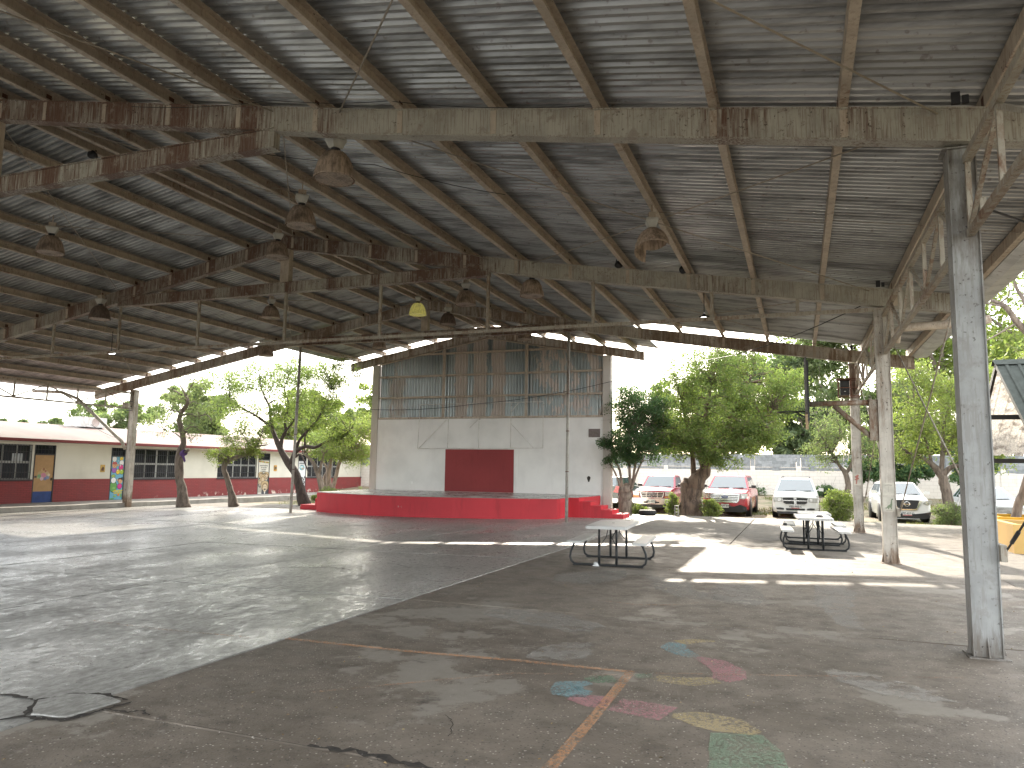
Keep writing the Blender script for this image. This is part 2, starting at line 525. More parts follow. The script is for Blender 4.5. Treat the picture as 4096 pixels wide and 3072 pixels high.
crack([(-6.0, 4.15), (-5.6, 4.22), (-5.32, 4.2)], .05, .0040, 'crack running in from the left edge to the loose piece', .012)
crack([(-5.32, 4.18), (-5.24, 4.42), (-4.98, 4.50), (-4.72, 4.46)], .06, .0043, 'crack along the far side of the loose piece', .012)
crack([(-5.32, 4.2), (-5.05, 3.90), (-4.75, 3.95), (-4.70, 4.2), (-4.66, 4.44)], .07, .0046, 'crack along the near side of the loose piece', .014)
crack([(-5.06, 3.92), (-5.3, 3.6), (-5.6, 3.4)], .05, .0049, 'crack running from the loose piece to the near left corner', .014)
crack([(-4.68, 4.25), (-4.5, 4.24), (-4.42, 4.32), (-4.3, 4.25)], .03, .0052, 'fine crack right of the loose piece', .012)
crack([(-2.95, 4.19), (-2.6, 4.24), (-2.3, 4.2), (-1.95, 4.14)], .07, .0040, 'crumbled joint with debris at the bottom of the picture', .03)
crack([(-3.95, 4.21), (-3.4, 4.205), (-2.9, 4.19)], .006, .0043, 'opened joint leading to the crumbled hole', .005)
crack([(-7.2, 12.6), (-6.4, 12.1), (-6.0, 12.5), (-5.5, 12.3)], .025, .004, 'dark crack across the pale slab in the middle distance', .03)
crack([(-8.6, 11.2), (-7.7, 11.6), (-7.1, 11.4)], .025, .004, 'short dark crack on the pale slab', .03)
crack([(-13.0, 20.5), (-12.2, 20.6)], .05, .004, 'short dark crack before the stage', .02)
crack([(-2.4, 5.1), (-2.25, 4.9), (-2.2, 4.7)], .006, .004, 'hairline crack on the brown floor near the orange line', .015)
crack([(-1.2, 10.9), (-.6, 10.5), (.3, 10.3)], .012, .0062, 'hairline crack along the grey repair', .02)
def chunk(pts, top, label):
    base = blob(pts, .0056, .010, 5); tp = [(x * .985 + .015 * pts[0][0], y * .985 + .015 * pts[0][1], z + top) for x, y, z in base]
    mb = MB(); mb.hexa(base, tp)
    c = pts[0]
    return solo('broken_slab_piece', mb, M['slab_smooth'], (c[0], c[1], 0), label, 'concrete piece', group='loose pieces of broken floor slab')
chunk([(-5.29, 4.18), (-5.04, 3.94), (-4.77, 3.985), (-4.74, 4.2), (-4.73, 4.41), (-4.98, 4.455), (-5.21, 4.39)], .010, 'loose piece of broken slab ringed by dark cracks at the near left')

# paint left on the floor (worn thin: the concrete shows through)
def worn(name, col, amt=.5, sc=38):
    m, nt, b = nm(name)
    tr = N(nt, 'ShaderNodeBsdfTransparent'); mx = N(nt, 'ShaderNodeMixShader')
    f = ramp(nt, math_n(nt, 'ADD', math_n(nt, 'MULTIPLY', noise(nt, sc, detail=6, rough=.75), .75), math_n(nt, 'MULTIPLY', noise(nt, 2.2, detail=5), .25)), .55 - .16 * amt, .65 - .16 * amt, 0.0, .5)
    nt.links.new(f, mx.inputs[0]); nt.links.new(tr.outputs[0], mx.inputs[1]); nt.links.new(b.outputs[0], mx.inputs[2])
    nt.links.new(mx.outputs[0], nt.nodes['Material Output'].inputs['Surface'])
    b.inputs['Base Color'].default_value = (*col, 1); b.inputs['Roughness'].default_value = .8
    return m
PT = {'orange': worn('worn_orange_paint', (.66, .36, .19), .75), 'orange_faint': worn('faint_orange_paint', (.58, .35, .22), .5),
      'blue': worn('worn_blue_paint', (.30, .47, .50), .75), 'pink': worn('worn_pink_paint', (.60, .31, .32), .85),
      'yellow': worn('worn_yellow_paint', (.62, .50, .28), .8), 'green': worn('worn_green_paint', (.25, .38, .25), .75),
      'grey': worn('worn_grey_paint', (.20, .20, .20), .6), 'white': worn('worn_white_paint', (.6, .58, .54), .35)}
def line(pts, w, z, mat, label, grp='worn court lines'):
    solo('court_line', strip(pts, w, z), mat, (pts[0][0], pts[0][1], 0), label, 'floor line', group=grp)
line([(-4.93, 6.6), (-3.5, 6.63), (-2.52, 6.72), (-1.38, 6.76)], .075, .008, PT['orange'], 'worn orange line running across the brown floor to the corner')
line([(-1.42, 6.71), (-1.41, 5.5), (-1.42, 4.3)], .085, .0085, PT['orange'], 'worn orange line running towards the camera from the corner')
line([(-3.6, 5.15), (-2.36, 6.3), (-1.5, 6.62)], .04, .007, PT['orange_faint'], 'thin faint orange line slanting up to the corner')
line([(-1.3, 6.78), (-.38, 7.11), (1.3, 7.75)], .035, .0066, PT['orange_faint'], 'thin faint orange line slanting away behind the snake')
line([(-7.5, 6.5), (-6.4, 6.45), (-5.3, 6.5)], .05, .007, PT['orange_faint'], 'faint orange line left on the pale slab')
line([(-.45, 9.0), (.3, 8.85), (1.0, 8.75)], .04, .007, PT['white'], 'short faint whitish line beyond the snake head')
line([(-2.6, 10.2), (-2.0, 10.1), (-1.6, 10.3), (-1.3, 10.6)], .05, .007, PT['orange_faint'], 'faint orange arc before the grey patch')
line([(-8.2, 16.3), (-7.6, 15.6), (-6.9, 15.2)], .10, .007, PT['orange_faint'], 'faint orange arc on the pale slab left of the near table')
snake = thing('painted_snake', 'faded snake of blue, pink, yellow and green segments painted on the floor', 'floor painting', (-1.0, 6.5, 0))
segs = [('yellow', [(-.86, 8.32), (-1.05, 8.26), (-1.2, 8.1)], [.08, .16, .2]), ('blue', [(-1.21, 8.07), (-1.22, 7.85), (-1.08, 7.65), (-.97, 7.55)], [.18, .26, .22, .14]),
        ('pink', [(-.95, 7.54), (-.78, 7.42), (-.64, 7.2), (-.6, 6.98), (-.68, 6.82)], [.12, .26, .30, .28, .2]),
        ('yellow', [(-.7, 6.80), (-.9, 6.66), (-1.12, 6.66), (-1.2, 6.7)], [.2, .24, .2, .14]), ('green', [(-1.22, 6.7), (-1.36, 6.66)], [.16, .14]),
        ('green', [(-1.5, 6.5), (-1.62, 6.42), (-1.72, 6.46)], [.2, .22, .14]), ('blue', [(-1.66, 6.3), (-1.82, 6.16), (-1.76, 5.98), (-1.58, 5.98)], [.1, .24, .3, .18]),
        ('pink', [(-1.7, 5.86), (-1.5, 5.82), (-1.38, 5.82)], [.16, .3, .3]), ('pink', [(-1.34, 5.81), (-1.1, 5.78), (-.93, 5.74)], [.32, .36, .36]),
        ('yellow', [(-.9, 5.72), (-.72, 5.72), (-.5, 5.66), (-.3, 5.56)], [.08, .34, .36, .1]), ('green', [(-.44, 5.50), (-.36, 5.2), (-.32, 4.9), (-.36, 4.6)], [.34, .46, .46, .42]),
        ('blue', [(-.38, 4.56), (-.5, 4.35), (-.7, 4.2)], [.4, .36, .3])]
def dens(pts, w):
    P = []; Wd = []
    for i in range(len(pts) - 1):
        for k in range(5):
            t = k / 5
            P.append((pts[i][0] * (1 - t) + pts[i + 1][0] * t, pts[i][1] * (1 - t) + pts[i + 1][1] * t)); Wd.append(w[i] * (1 - t) + w[i + 1] * t + random.uniform(-.008, .008))
    P.append(pts[-1]); Wd.append(w[-1])
    return P, Wd
for c, pts, w in segs:
    P, Wd = dens(pts, w)
    obj('painted_segment', strip(P, Wd, .0045), PT[c], snake)
mb = strip([(-.76, 5.82), (-.70, 5.68), (-.62, 5.74), (-.66, 5.84)], .03, .0062)
obj('painted_marking', mb, PT['grey'], snake)
mb = strip([(-.55, 5.62), (-.48, 5.70), (-.42, 5.66)], .03, .0062)
obj('painted_marking', mb, PT['grey'], snake)

M['flaky'] = worn('flaky_mortar', (.40, .375, .335), .8, 7)
# mortar repairs: thin irregular skins on the brown slab
def patch(pts, label, z=.0035, jit=.035):
    mb = MB(); mb.poly(blob(pts, z, jit, 6))
    solo('mortar_patch', mb, M['flaky'], (pts[0][0], pts[0][1], 0), label, 'floor patch', group='mortar repairs on the brown floor')
patch([(-2.42, 6.85), (-2.45, 7.3), (-2.3, 7.6), (-2.05, 7.75), (-1.92, 7.5), (-1.9, 7.1), (-2.1, 6.88)], 'smooth grey repair patch beside the orange line')
patch([(-1.25, 12.5), (-.7, 12.62), (-.62, 12.0), (-.45, 11.2), (-.6, 10.7), (-1.1, 10.9), (-1.3, 11.6)], 'grey repair patch in the middle of the brown floor')
patch([(.2, 13.7), (.62, 13.8), (.72, 12.4), (.62, 11.0), (.68, 9.6), (.42, 9.75), (.3, 10.6), (.1, 11.4), (.22, 12.4)], 'long whitish patch running away towards the far table', jit=.06)
patch([(-3.9, 12.4), (-3.4, 13.2), (-2.9, 13.4), (-2.7, 12.6), (-3.0, 11.6), (-3.7, 11.7)], 'grey repair patch just before the near picnic table')
patch([(-2.4, 12.9), (-1.9, 12.95), (-1.6, 12.1), (-1.0, 11.0), (-1.6, 10.9), (-2.1, 11.6)], 'pale flaking patch left of the middle repair', jit=.08)
patch([(.12, 7.55), (.5, 7.6), (.9, 7.3), (1.1, 6.9), (.7, 6.85), (.3, 7.15)], 'pale worn patch before the near column', jit=.05)
patch([(-3.6, 9.1), (-2.6, 9.05), (-2.1, 8.6), (-2.3, 8.1), (-3.0, 8.3), (-3.7, 8.7)], 'dusty grey patch left of the snake', jit=.07)

# fallen leaves and grit
def litter(name, n, area, size, mat, label, zoff=.004, flat=True):
    x0, x1, y0, y1 = area
    px = rng.uniform(x0, x1, n); py = y0 + (y1 - y0) * rng.random(n) ** 1.6
    vs = np.zeros((n, 4, 3)); a = rng.uniform(0, 6.28, n); s = rng.uniform(.4, 1, n) * size
    off = np.array([(-1, -.5), (.2, -.6), (1.0, .1), (-.1, .6)])
    for k in range(4):
        ox = off[k, 0] * s * rng.uniform(.7, 1.2, n); oy = off[k, 1] * s * rng.uniform(.6, 1.2, n)
        vs[:, k, 0] = px + ox * np.cos(a) - oy * np.sin(a); vs[:, k, 1] = py + ox * np.sin(a) + oy * np.cos(a)
        vs[:, k, 2] = zoff + np.array([gz(q) for q in px]) + (rng.uniform(0, .8, n) * s if not flat or k % 2 else 0)
    mb = MB(); mb.add(vs.reshape(-1, 3).tolist(), [(4 * i, 4 * i + 1, 4 * i + 2, 4 * i + 3) for i in range(n)])
    return solo(name, mb, mat, (0, 5, 0), label, 'litter', kind='stuff', fix=False)
def island(name, cols, rough=.9, transl=None):
    m, nt, b = nm(name)
    g = N(nt, 'ShaderNodeNewGeometry'); cr = N(nt, 'ShaderNodeValToRGB')
    cr.color_ramp.elements[0].color = (*cols[0], 1); cr.color_ramp.elements[1].color = (*cols[-1], 1)
    for i, c in enumerate(cols[1:-1]):
        e = cr.color_ramp.elements.new((i + 1) / (len(cols) - 1)); e.color = (*c, 1)
    nt.links.new(g.outputs['Random Per Island'], cr.inputs[0])
    nt.links.new(cr.outputs[0], b.inputs['Base Color'])
    b.inputs['Roughness'].default_value = rough
    if transl:
        t = N(nt, 'ShaderNodeBsdfTranslucent'); mx = N(nt, 'ShaderNodeMixShader'); mx.inputs[0].default_value = transl
        bright = N(nt, 'ShaderNodeMix'); bright.data_type = 'RGBA'; bright.blend_type = 'MULTIPLY'; bright.inputs[0].default_value = 1
        nt.links.new(cr.outputs[0], bright.inputs[6]); bright.inputs[7].default_value = (1.5, 1.65, 1.0, 1)
        nt.links.new(bright.outputs[2], t.inputs['Color'])
        nt.links.new(b.outputs[0], mx.inputs[1]); nt.links.new(t.outputs[0], mx.inputs[2])
        nt.links.new(mx.outputs[0], nt.nodes['Material Output'].inputs['Surface'])
        b.inputs['Specular IOR Level'].default_value = .25
    return m
M['litter'] = island('dry_leaves', [(.30, .20, .09), (.20, .12, .06), (.38, .30, .15), (.10, .07, .05)])
M['grit'] = island('grit', [(.10, .09, .08), (.40, .37, .33), (.06, .055, .05), (.26, .23, .20)])
litter('leaf_litter', 300, (-4.9, 3.0, 3.2, 30), .017, M['litter'], 'small dry leaves scattered over the brown floor')
litter('grit', 5000, (-5, 3.0, 3.0, 14), .008, M['grit'], 'grit and pebbles scattered over the brown floor', flat=False)
litter('dust_crumbs', 700, (-16, -5, 4.5, 20), .012, M['grit'], 'dark crumbs scattered over the pale slabs', flat=False)
# ------------------------------------------------------------------ the roof canopy
canopy = thing('roof_canopy', 'wide gabled steel canopy with corrugated sheet roof over the court', 'canopy', (-13, 8.65, 0))
def zsheet(X): return ztop(X) + PUR
def sheet(x_pts, y0, ribs, pitch=.146, lift=0.0):
    prof = []
    for k in range(ribs):
        a = y0 + k * pitch
        prof += [(a, 0), (a + .052, 0), (a + .078, .042), (a + .120, .042)]
    prof.append((y0 + ribs * pitch, 0)); prof.append((y0 + ribs * pitch + .05, 0))
    mb = MB(); n = len(prof); vs = []
    for x in x_pts:
        for y, z in prof: vs.append((x, y, zsheet(x) + z + .003 + lift))
    mb.add(vs, [(i * n + k, i * n + k + 1, (i + 1) * n + k + 1, (i + 1) * n + k) for i in range(len(x_pts) - 1) for k in range(n - 1)])
    return mb
RIB = 7; SW = RIB * .146
ns = int(round((SHY1 - SHY0) / SW))
EAVE_R, EAVE_L = 3.55, -30.2
for k in range(ns):
    y0 = SHY0 + k * SW; lf = .004 * (k % 2)
    obj('roof_sheet', sheet([EAVE_R, -.5, -5.5, -9.3, RIDGE + .03], y0, RIB, lift=lf), M['roof'], canopy, fix=False)
    obj('roof_sheet', sheet([EAVE_L, -25, -20, -16, RIDGE - .03], y0, RIB, lift=lf), M['roof'], canopy, fix=False)
y0 = SHY0 + ns * SW
SX0, SX1 = -20.95, -5.35
for k in range(6):
    obj('roof_sheet', sheet([SX1, -5.5, -9.3, RIDGE + .03], y0 + k * SW, RIB, lift=.004 * (k % 2)), M['roof'], canopy, fix=False)
    obj('roof_sheet', sheet([SX0, -17, RIDGE - .03], y0 + k * SW, RIB, lift=.004 * (k % 2)), M['roof'], canopy, fix=False)
mb = MB()
for s in (1, -1):
    mb.hexa([(RIDGE, SHY0, zsheet(RIDGE) + .075), (RIDGE + .3 * s, SHY0, zsheet(RIDGE + .3 * s) + .06), (RIDGE + .3 * s, SHY0, zsheet(RIDGE + .3 * s) + .055), (RIDGE, SHY0, zsheet(RIDGE) + .07)],
            [(RIDGE, y0 + 6 * SW, zsheet(RIDGE) + .075), (RIDGE + .3 * s, y0 + 6 * SW, zsheet(RIDGE + .3 * s) + .06), (RIDGE + .3 * s, y0 + 6 * SW, zsheet(RIDGE + .3 * s) + .055), (RIDGE, y0 + 6 * SW, zsheet(RIDGE) + .07)])
obj('ridge_cap', mb, M['roof'], canopy)

def ibeam(mb, pts, w=.19, hgt=.37, tf=.018, tw=.16, zf=ztop):
    """built-up rafter (two channels) with top and bottom flange plates; pts are (x) stations, y centre"""
    y = pts['y']; xs = pts['x']
    for i in range(len(xs) - 1):
        a, c = xs[i], xs[i + 1]
        for (z0, z1, ww) in ((-hgt + tf, -tf, tw), (-tf, 0, w), (-hgt, -hgt + tf, w)):
            mb.hexa([(a, y - ww / 2, zf(a) + z0), (a, y + ww / 2, zf(a) + z0), (a, y + ww / 2, zf(a) + z1), (a, y - ww / 2, zf(a) + z1)],
                    [(c, y - ww / 2, zf(c) + z0), (c, y + ww / 2, zf(c) + z0), (c, y + ww / 2, zf(c) + z1), (c, y - ww / 2, zf(c) + z1)])
HR = .37
purX_R = [3.2, 1.93] + [.56 - 1.375 * k for k in range(0, 10)] + [RIDGE + .22]
purX_R = [x for x in purX_R if x > RIDGE + .15]
purX_L = [2 * RIDGE - x for x in purX_R if x <= 1.0] + [-28.3, -29.85]
colbotY = 0.0
def rafters(y, xr, xl, name='rafter', stiff=True):
    bm_ = M['beam'] if y < 20 else M['column_beige']  # paler steel on the last frames stands in for light off sunlit ground
    mb = MB(); ibeam(mb, dict(y=y, x=([xr, -5.5, RIDGE + .004] if xr > -5.4 else [xr, RIDGE + .004]))); r = obj(name, mb, bm_, canopy)
    mb = MB(); ibeam(mb, dict(y=y, x=[RIDGE - .004, xl])); l = obj(name, mb, bm_, canopy)
    if stiff:
        for rr, xs_ in ((r, purX_R), (l, purX_L)):
            for x in xs_:
                if not (min(xr, xl) + .1 < x < max(xr, xl) - .1): continue
                mb = MB()
                for s in (-1, 1):
                    mb.box(x - .04, x + .04, y + s * .082 - .006, y + s * .082 + .006, ztop(x) - HR + .03, ztop(x) - .03)
                obj('stiffener_plate', mb, M['purlin'], rr)
                mb = MB(); mb.box(x - .05, x - .038, y - .05, y + .05, ztop(x) + .001, ztop(x) + .15)
                obj('purlin_cleat', mb, M['rusty'], rr)
for y in YF: rafters(y, 3.33, -29.85)
F4 = 31.5
rafters(F4, -6.0, -20.4)
# king posts and collar ties
for y, zb in zip(YF, (6.45, 6.45, 6.36, 6.50, 6.62)):
    dep = .30
    xr_ = -5.5 - (zb + .05 - 6.69 + .37) / .187; xl_ = RIDGE - (8.12 - .37 - zb - .05) / .185
    xr_ = -7.03; xl_ = -19.27
    mb = MB()
    for z0, z1, ww in ((zb + .014, zb + dep - .014, .13), (zb, zb + .014, .2), (zb + dep - .014, zb + dep, .2)):
        mb.box(xl_, xr_, y - ww / 2, y + ww / 2, z0, z1)
    obj('collar_tie', mb, M['beam'], canopy)
    mb = MB(); mb.box(RIDGE - .14, RIDGE + .14, y - .09, y + .09, zb + dep + .002, 8.12 - .37 - .002)
    obj('king_post', mb, M['purlin'], canopy)
# columns
def column(x, y, z0, z1, mat, flip=1):
    mb = MB()
    mb.box(x, x + .012, y, y + .26, z0, z1); mb.box(x + WC - .012, x + WC, y, y + .26, z0, z1)
    mb.box(x + .013, x + WC - .013, y + .022, y + .034, z0, z1); mb.box(x + .013, x + WC - .013, y + .226, y + .238, z0, z1)
    c = obj('column', mb, mat, canopy)
    mb = MB(); mb.box(x - .045, x + WC + .045, y - .05, y + .31, z0 - .02, z0 + .012); obj('base_plate', mb, mat, c)
    for gx in (x + WC / 2,):
        mb = MB(); mb.prism([(gx - .006, y + .021, z0 + .017), (gx - .006, y - .045, z0 + .017), (gx - .006, y + .021, z0 + .2)], (.012, 0, 0)); obj('gusset_plate', mb, mat, c)
    for s, gx in ((-1, x), (1, x + WC)):
        mb = MB(); mb.prism([(gx + s * .001, y + .12, z0 + .017), (gx + s * .04, y + .12, z0 + .017), (gx + s * .001, y + .12, z0 + .2)], (0, .012, 0)); obj('gusset_plate', mb, mat, c)
    mb = MB(); mb.box(x - .05, x + WC + .05, y - .02, y + .28, z1 + .001, z1 + .015); obj('cap_plate', mb, mat, c)
    return c
def rb(X): return ztop(X) - .37
cols_r = []
for i, y in enumerate(YF):
    cols_r.append(column(XR, y, 0, rb(XR + WC) - .018, M['column'] if i < 3 else M['column_beige']))
cols_l = []
for y in YF:
    cols_l.append(column(XL - WC, y, gz(XL) - .02, rb(XL - WC) - .018, M['column_beige']))
# purlins
def purl(x, y0, y1, w=.095):
    mb = MB()
    z0 = ztop(x) + .001; z1 = ztop(x) + PUR
    mb.box(x - w / 2, x - w / 2 + .008, y0, y1, z0, z1 - .002); mb.box(x - w / 2 + .008, x + w / 2, y0, y1, z0, z0 + .008); mb.box(x - w / 2 + .008, x + w / 2, y0, y1, z1 - .010, z1 - .002)
    mb.box(x + w / 2 - .006, x + w / 2, y0, y1, z0 + .008, z0 + .03)
    obj('purlin', mb, M['purlin'], canopy)
YP = [SHY0 + .1] + YF[1:]
for x in purX_R + purX_L:
    for i in range(len(YP) - 1):
        purl(x, YP[i] + .002, YP[i + 1] - .002 + (.28 if i == len(YP) - 2 and not (SX0 < x < SX1) else 0))
    if SX0 < x < SX1: purl(x, YF[-1] + .002, F4 + .3)
# sag rods: stepped rods linking the purlins in mid bay
for bi in range(1, 4):
    ym = (YF[bi] + YF[bi + 1]) / 2
    for lst in (purX_R, purX_L):
        xs_ = sorted(lst)
        for k in range(len(xs_) - 1):
            yy = ym + (.06 if k % 2 else -.06)
            mb = MB(); mb.tube([(xs_[k] + .03, yy, ztop(xs_[k]) + .055), (xs_[k + 1] - .03, yy, ztop(xs_[k + 1]) + .055)], .006, 5)
            obj('sag_rod', mb, M['rod'], canopy)
# roof bracing rods, crossed in every bay at rafter-top level
for bi in range(0, 4):
    ya, yb = YF[bi] + .1, YF[bi + 1] - .1
    for xa, xb in ((1.45, -5.9), (-7.05, -12.9), (-13.4, -19.2), (-20.4, -27.4)):
        za, zb = ztop(xa) - .06, ztop(xb) - .06
        for k, (p, q) in enumerate((((xa, ya, za), (xb, yb, zb)), ((xb, ya, zb), (xa, yb, za)))):
            o = .02 * k
            mid = tuple((p[i] + q[i]) / 2 - (.03 + .02 * k if i == 2 else 0) for i in range(3))
            mb = MB(); mb.tube([(p[0], p[1], p[2] - o), mid, (q[0], q[1], q[2] - o)], .011, 5)
            obj('bracing_rod', mb, M['rod'], canopy)
# light tie with hangers in the fourth frame
y = YF[3]; zt = 5.12
mb = MB(); mb.beam((XR - .002, y, zt), (XL + .002, y, zt), .07, .075); tie = obj('tie_bar', mb, M['truss'], canopy)
for x in (.07, -1.7, -4.4, -7.07, -10.12, -13.12, -16.15, -19.2, -21.96, -24.8):
    top = min(rb(x), 6.50 if -19.4 < x < -6.9 else 99) - .002
    mb = MB(); mb.box(x - .035, x + .035, y - .03, y + .03, zt + .039, top); obj('hanger', mb, M['truss'], canopy)
# eave trusses between the columns
def eave_truss(x, ya, yb, zt, zb, s):
    n = 6; st = (yb - ya) / n
    mb = MB(); mb.box(x - .038, x + .038, ya, yb, zt - .04, zt + .04); obj('top_chord', mb, M['truss'], canopy)
    mb = MB(); mb.box(x - .034, x + .034, ya, yb, zb - .034, zb + .034); obj('bottom_chord', mb, M['truss'], canopy)
    for k in range(0, n + 1):
        yy = ya + k * st; yy = min(max(yy, ya + .03), yb - .03)
        mb = MB(); mb.box(x - .025, x + .025, yy - .025, yy + .025, zb + .036, zt - .042); obj('web_post', mb, M['truss'], canopy)
        if k < n:
            y2 = ya + (k + 1) * st
            a, c = ((yy + .03, zb + .05), (y2 - .03, zt - .06)) if k % 2 == 0 else ((yy + .03, zt - .06), (y2 - .03, zb + .05))
            mb = MB(); mb.beam((x, a[0], a[1]), (x, c[0], c[1]), .042, .042, up=(1, 0, 0)); obj('web_diagonal', mb, M['truss'], canopy)
for i in range(len(YF) - 1):
    ya, yb = YF[i] + .262, YF[i + 1] - .002
    eave_truss(XR + .17, ya, yb, 5.00, 4.22, 1)
    eave_truss(XL - .13, ya, yb, 4.88, 4.20, -1)
# cross bracing rods between the columns, with brackets and turnbuckles
for i in range(0, 4):
    y0_, y1_ = YF[i], YF[i + 1]
    for x in (XR + WC + .03,):
        for (p, q) in (((x, y0_ + .20, 1.02), (x, y1_ + .05, 4.50)), ((x + .03, y1_ + .02, 1.02), (x + .03, y0_ + .22, 4.60))):
            P, Q = Vector(p), Vector(q); d = (Q - P).normalized()
            mb = MB(); mb.tube([P, Q], .011, 6); mb.tube([P + d * .25, P + d * .28, P + d * .55, P + d * .58], [.012, .021, .021, .012], 6)
            obj('bracing_rod', mb, M['dark'] if i < 2 else M['truss'], canopy)
            for qq, e_ in ((P, .0), (Q, .004)):
                mb = MB(); mb.box(XR + WC + .001, XR + WC + .055 + e_, qq.y - .09, qq.y + .07, qq.z - .09, qq.z + .07); obj('rod_bracket', mb, M['truss'], canopy)
for i, y in enumerate(YF):
    mb = MB(); mb.box(XR + .04, XR + .12, y - .13, y - .097, ztop(XR) + .001, ztop(XR) + .13); mb.box(XR + .14, XR + .2, y - .12, y - .097, ztop(XR) + .001, ztop(XR) + .09)
    obj('rod_bracket', mb, M['dark'], canopy)
# gutters and downpipes
def gutter(x, s, y0, y1):
    z = zsheet(x - s * .1) - .02
    prof = [(0, .02), (0, -.19), (.16 * s, -.25), (.44 * s, -.22), (.54 * s, -.12), (.54 * s, .0)]
    mb = MB(); n = len(prof)
    for i in range(n - 1):
        (a, za), (c, zc) = prof[i], prof[i + 1]
        dx, dz = c - a, zc - za; ll = math.hypot(dx, dz); ox, oz = -dz / ll * .003, dx / ll * .003
        mb.hexa([(x + a, y0, z + za), (x + c, y0, z + zc), (x + c + ox, y0, z + zc + oz), (x + a + ox, y0, z + za + oz)], [(x + a, y1, z + za), (x + c, y1, z + zc), (x + c + ox, y1, z + zc + oz), (x + a + ox, y1, z + za + oz)])
    return obj('gutter', mb, M['gutter'], canopy)
gutter(3.26, 1, SHY0, SHY1 + .1)
gutter(-29.95, -1, SHY0, SHY1 + .1)
mb = MB(); mb.tube([(3.55, 16.7, 4.78), (3.3, 16.7, 4.72), (2.02, 16.7, 4.69), (1.93, 16.72, 4.62), (1.9, 16.78, 4.40)], .085, 10); obj('downpipe', mb, M['purlin'], canopy)
mb = MB(); mb.tube([(-30.1, 22.4, 4.75), (-28.6, 22.5, 4.68), (-27.75, 22.6, 4.4), (-27.72, 24.9, 2.72), (-27.72, 25.1, 2.4)], .07, 10); obj('downpipe', mb, M['column_beige'], canopy)
# dark opening in the rafter tail at the far right
mb = MB(); mb.lathe([(.0, -.002), (.075, -.002), (.085, 0)], 14, (2.35, YF[4] - .088, ztop(2.35) - .2), axis='y', smooth=False)
mb.v = [(2.35 + (x - 2.35) * 3.2, y_, z_) for x, y_, z_ in mb.v]
obj('rafter_opening', mb, M['dark'], canopy)
# slender poles under the collar of the last frame
for x, yb, lab in ((-18.93, 25.25, 'slender pale pole left of the stage holding up the last collar'), (-7.46, 25.05, 'slender pale pole in front of the stage steps')):
    t = thing('support_pole', lab, 'pole', (x, yb, gz(x)), group='slender poles before the stage')
    z1 = 6.60 - gz(x)
    mb = MB(); mb.tube([(0, 0, 0), (0, .08, z1 * .45), (0, .16, z1)], .055, 12); obj('pole', mb, M['pipe'], t, world=False)
    for zz in (1.7, 3.1, 4.4):
        mb = MB(); mb.tube([(0, zz / z1 * .16, zz), (0, zz / z1 * .16, zz + .03)], .061, 12); obj('weld_ring', mb, M['rusty'], t, world=False)
    mb = MB(); mb.box(-.09, .09, -.09, .09, -.01, .008); obj('base_plate', mb, M['pipe'], t, world=False)

# ------------------------------------------------------------------ bell lamps
def lampmat(name, col, emit=None):
    m, nt, b = nm(name)
    n = noise(nt, (30, 30, 1.5), detail=5, rough=.7, coord='O'); n2 = noise(nt, 4, detail=4, coord='O')
    c = mixc(nt, ramp(nt, n, .4, .62), col, tuple(q * .55 for q in col)); c = mixc(nt, ramp(nt, n2, .45, .7, 0, .7), c, (.10, .075, .06))
    nt.links.new(c, b.inputs['Base Color']); b.inputs['Roughness'].default_value = .45
    t = N(nt, 'ShaderNodeBsdfTranslucent'); mx = N(nt, 'ShaderNodeMixShader'); mx.inputs[0].default_value = .3
    nt.links.new(c, t.inputs['Color']); nt.links.new(b.outputs[0], mx.inputs[1]); nt.links.new(t.outputs[0], mx.inputs[2])
    nt.links.new(mx.outputs[0], nt.nodes['Material Output'].inputs['Surface'])
    if emit:
        b.inputs['Emission Color'].default_value = (*emit[0], 1); b.inputs['Emission Strength'].default_value = emit[1]
    return m
M['shade'] = lampmat('dusty_acrylic_shade', (.57, .45, .36))
M['shade_dark'] = lampmat('sooty_acrylic_shade', (.25, .19, .16))
M['shade_lit'] = lampmat('lit_acrylic_shade', (.55, .50, .16), ((.80, .72, .22), .06))
M['ballast'] = plain('cream_ballast_box', (.55, .54, .50), .5)
BELL = [(r_ * 1.07, z_ * 1.06) for r_, z_ in [(.278, 0), (.285, .012), (.278, .03), (.272, .10), (.270, .112), (.262, .115), (.235, .225), (.195, .31), (.14, .375), (.085, .39), (.06, .392)]]
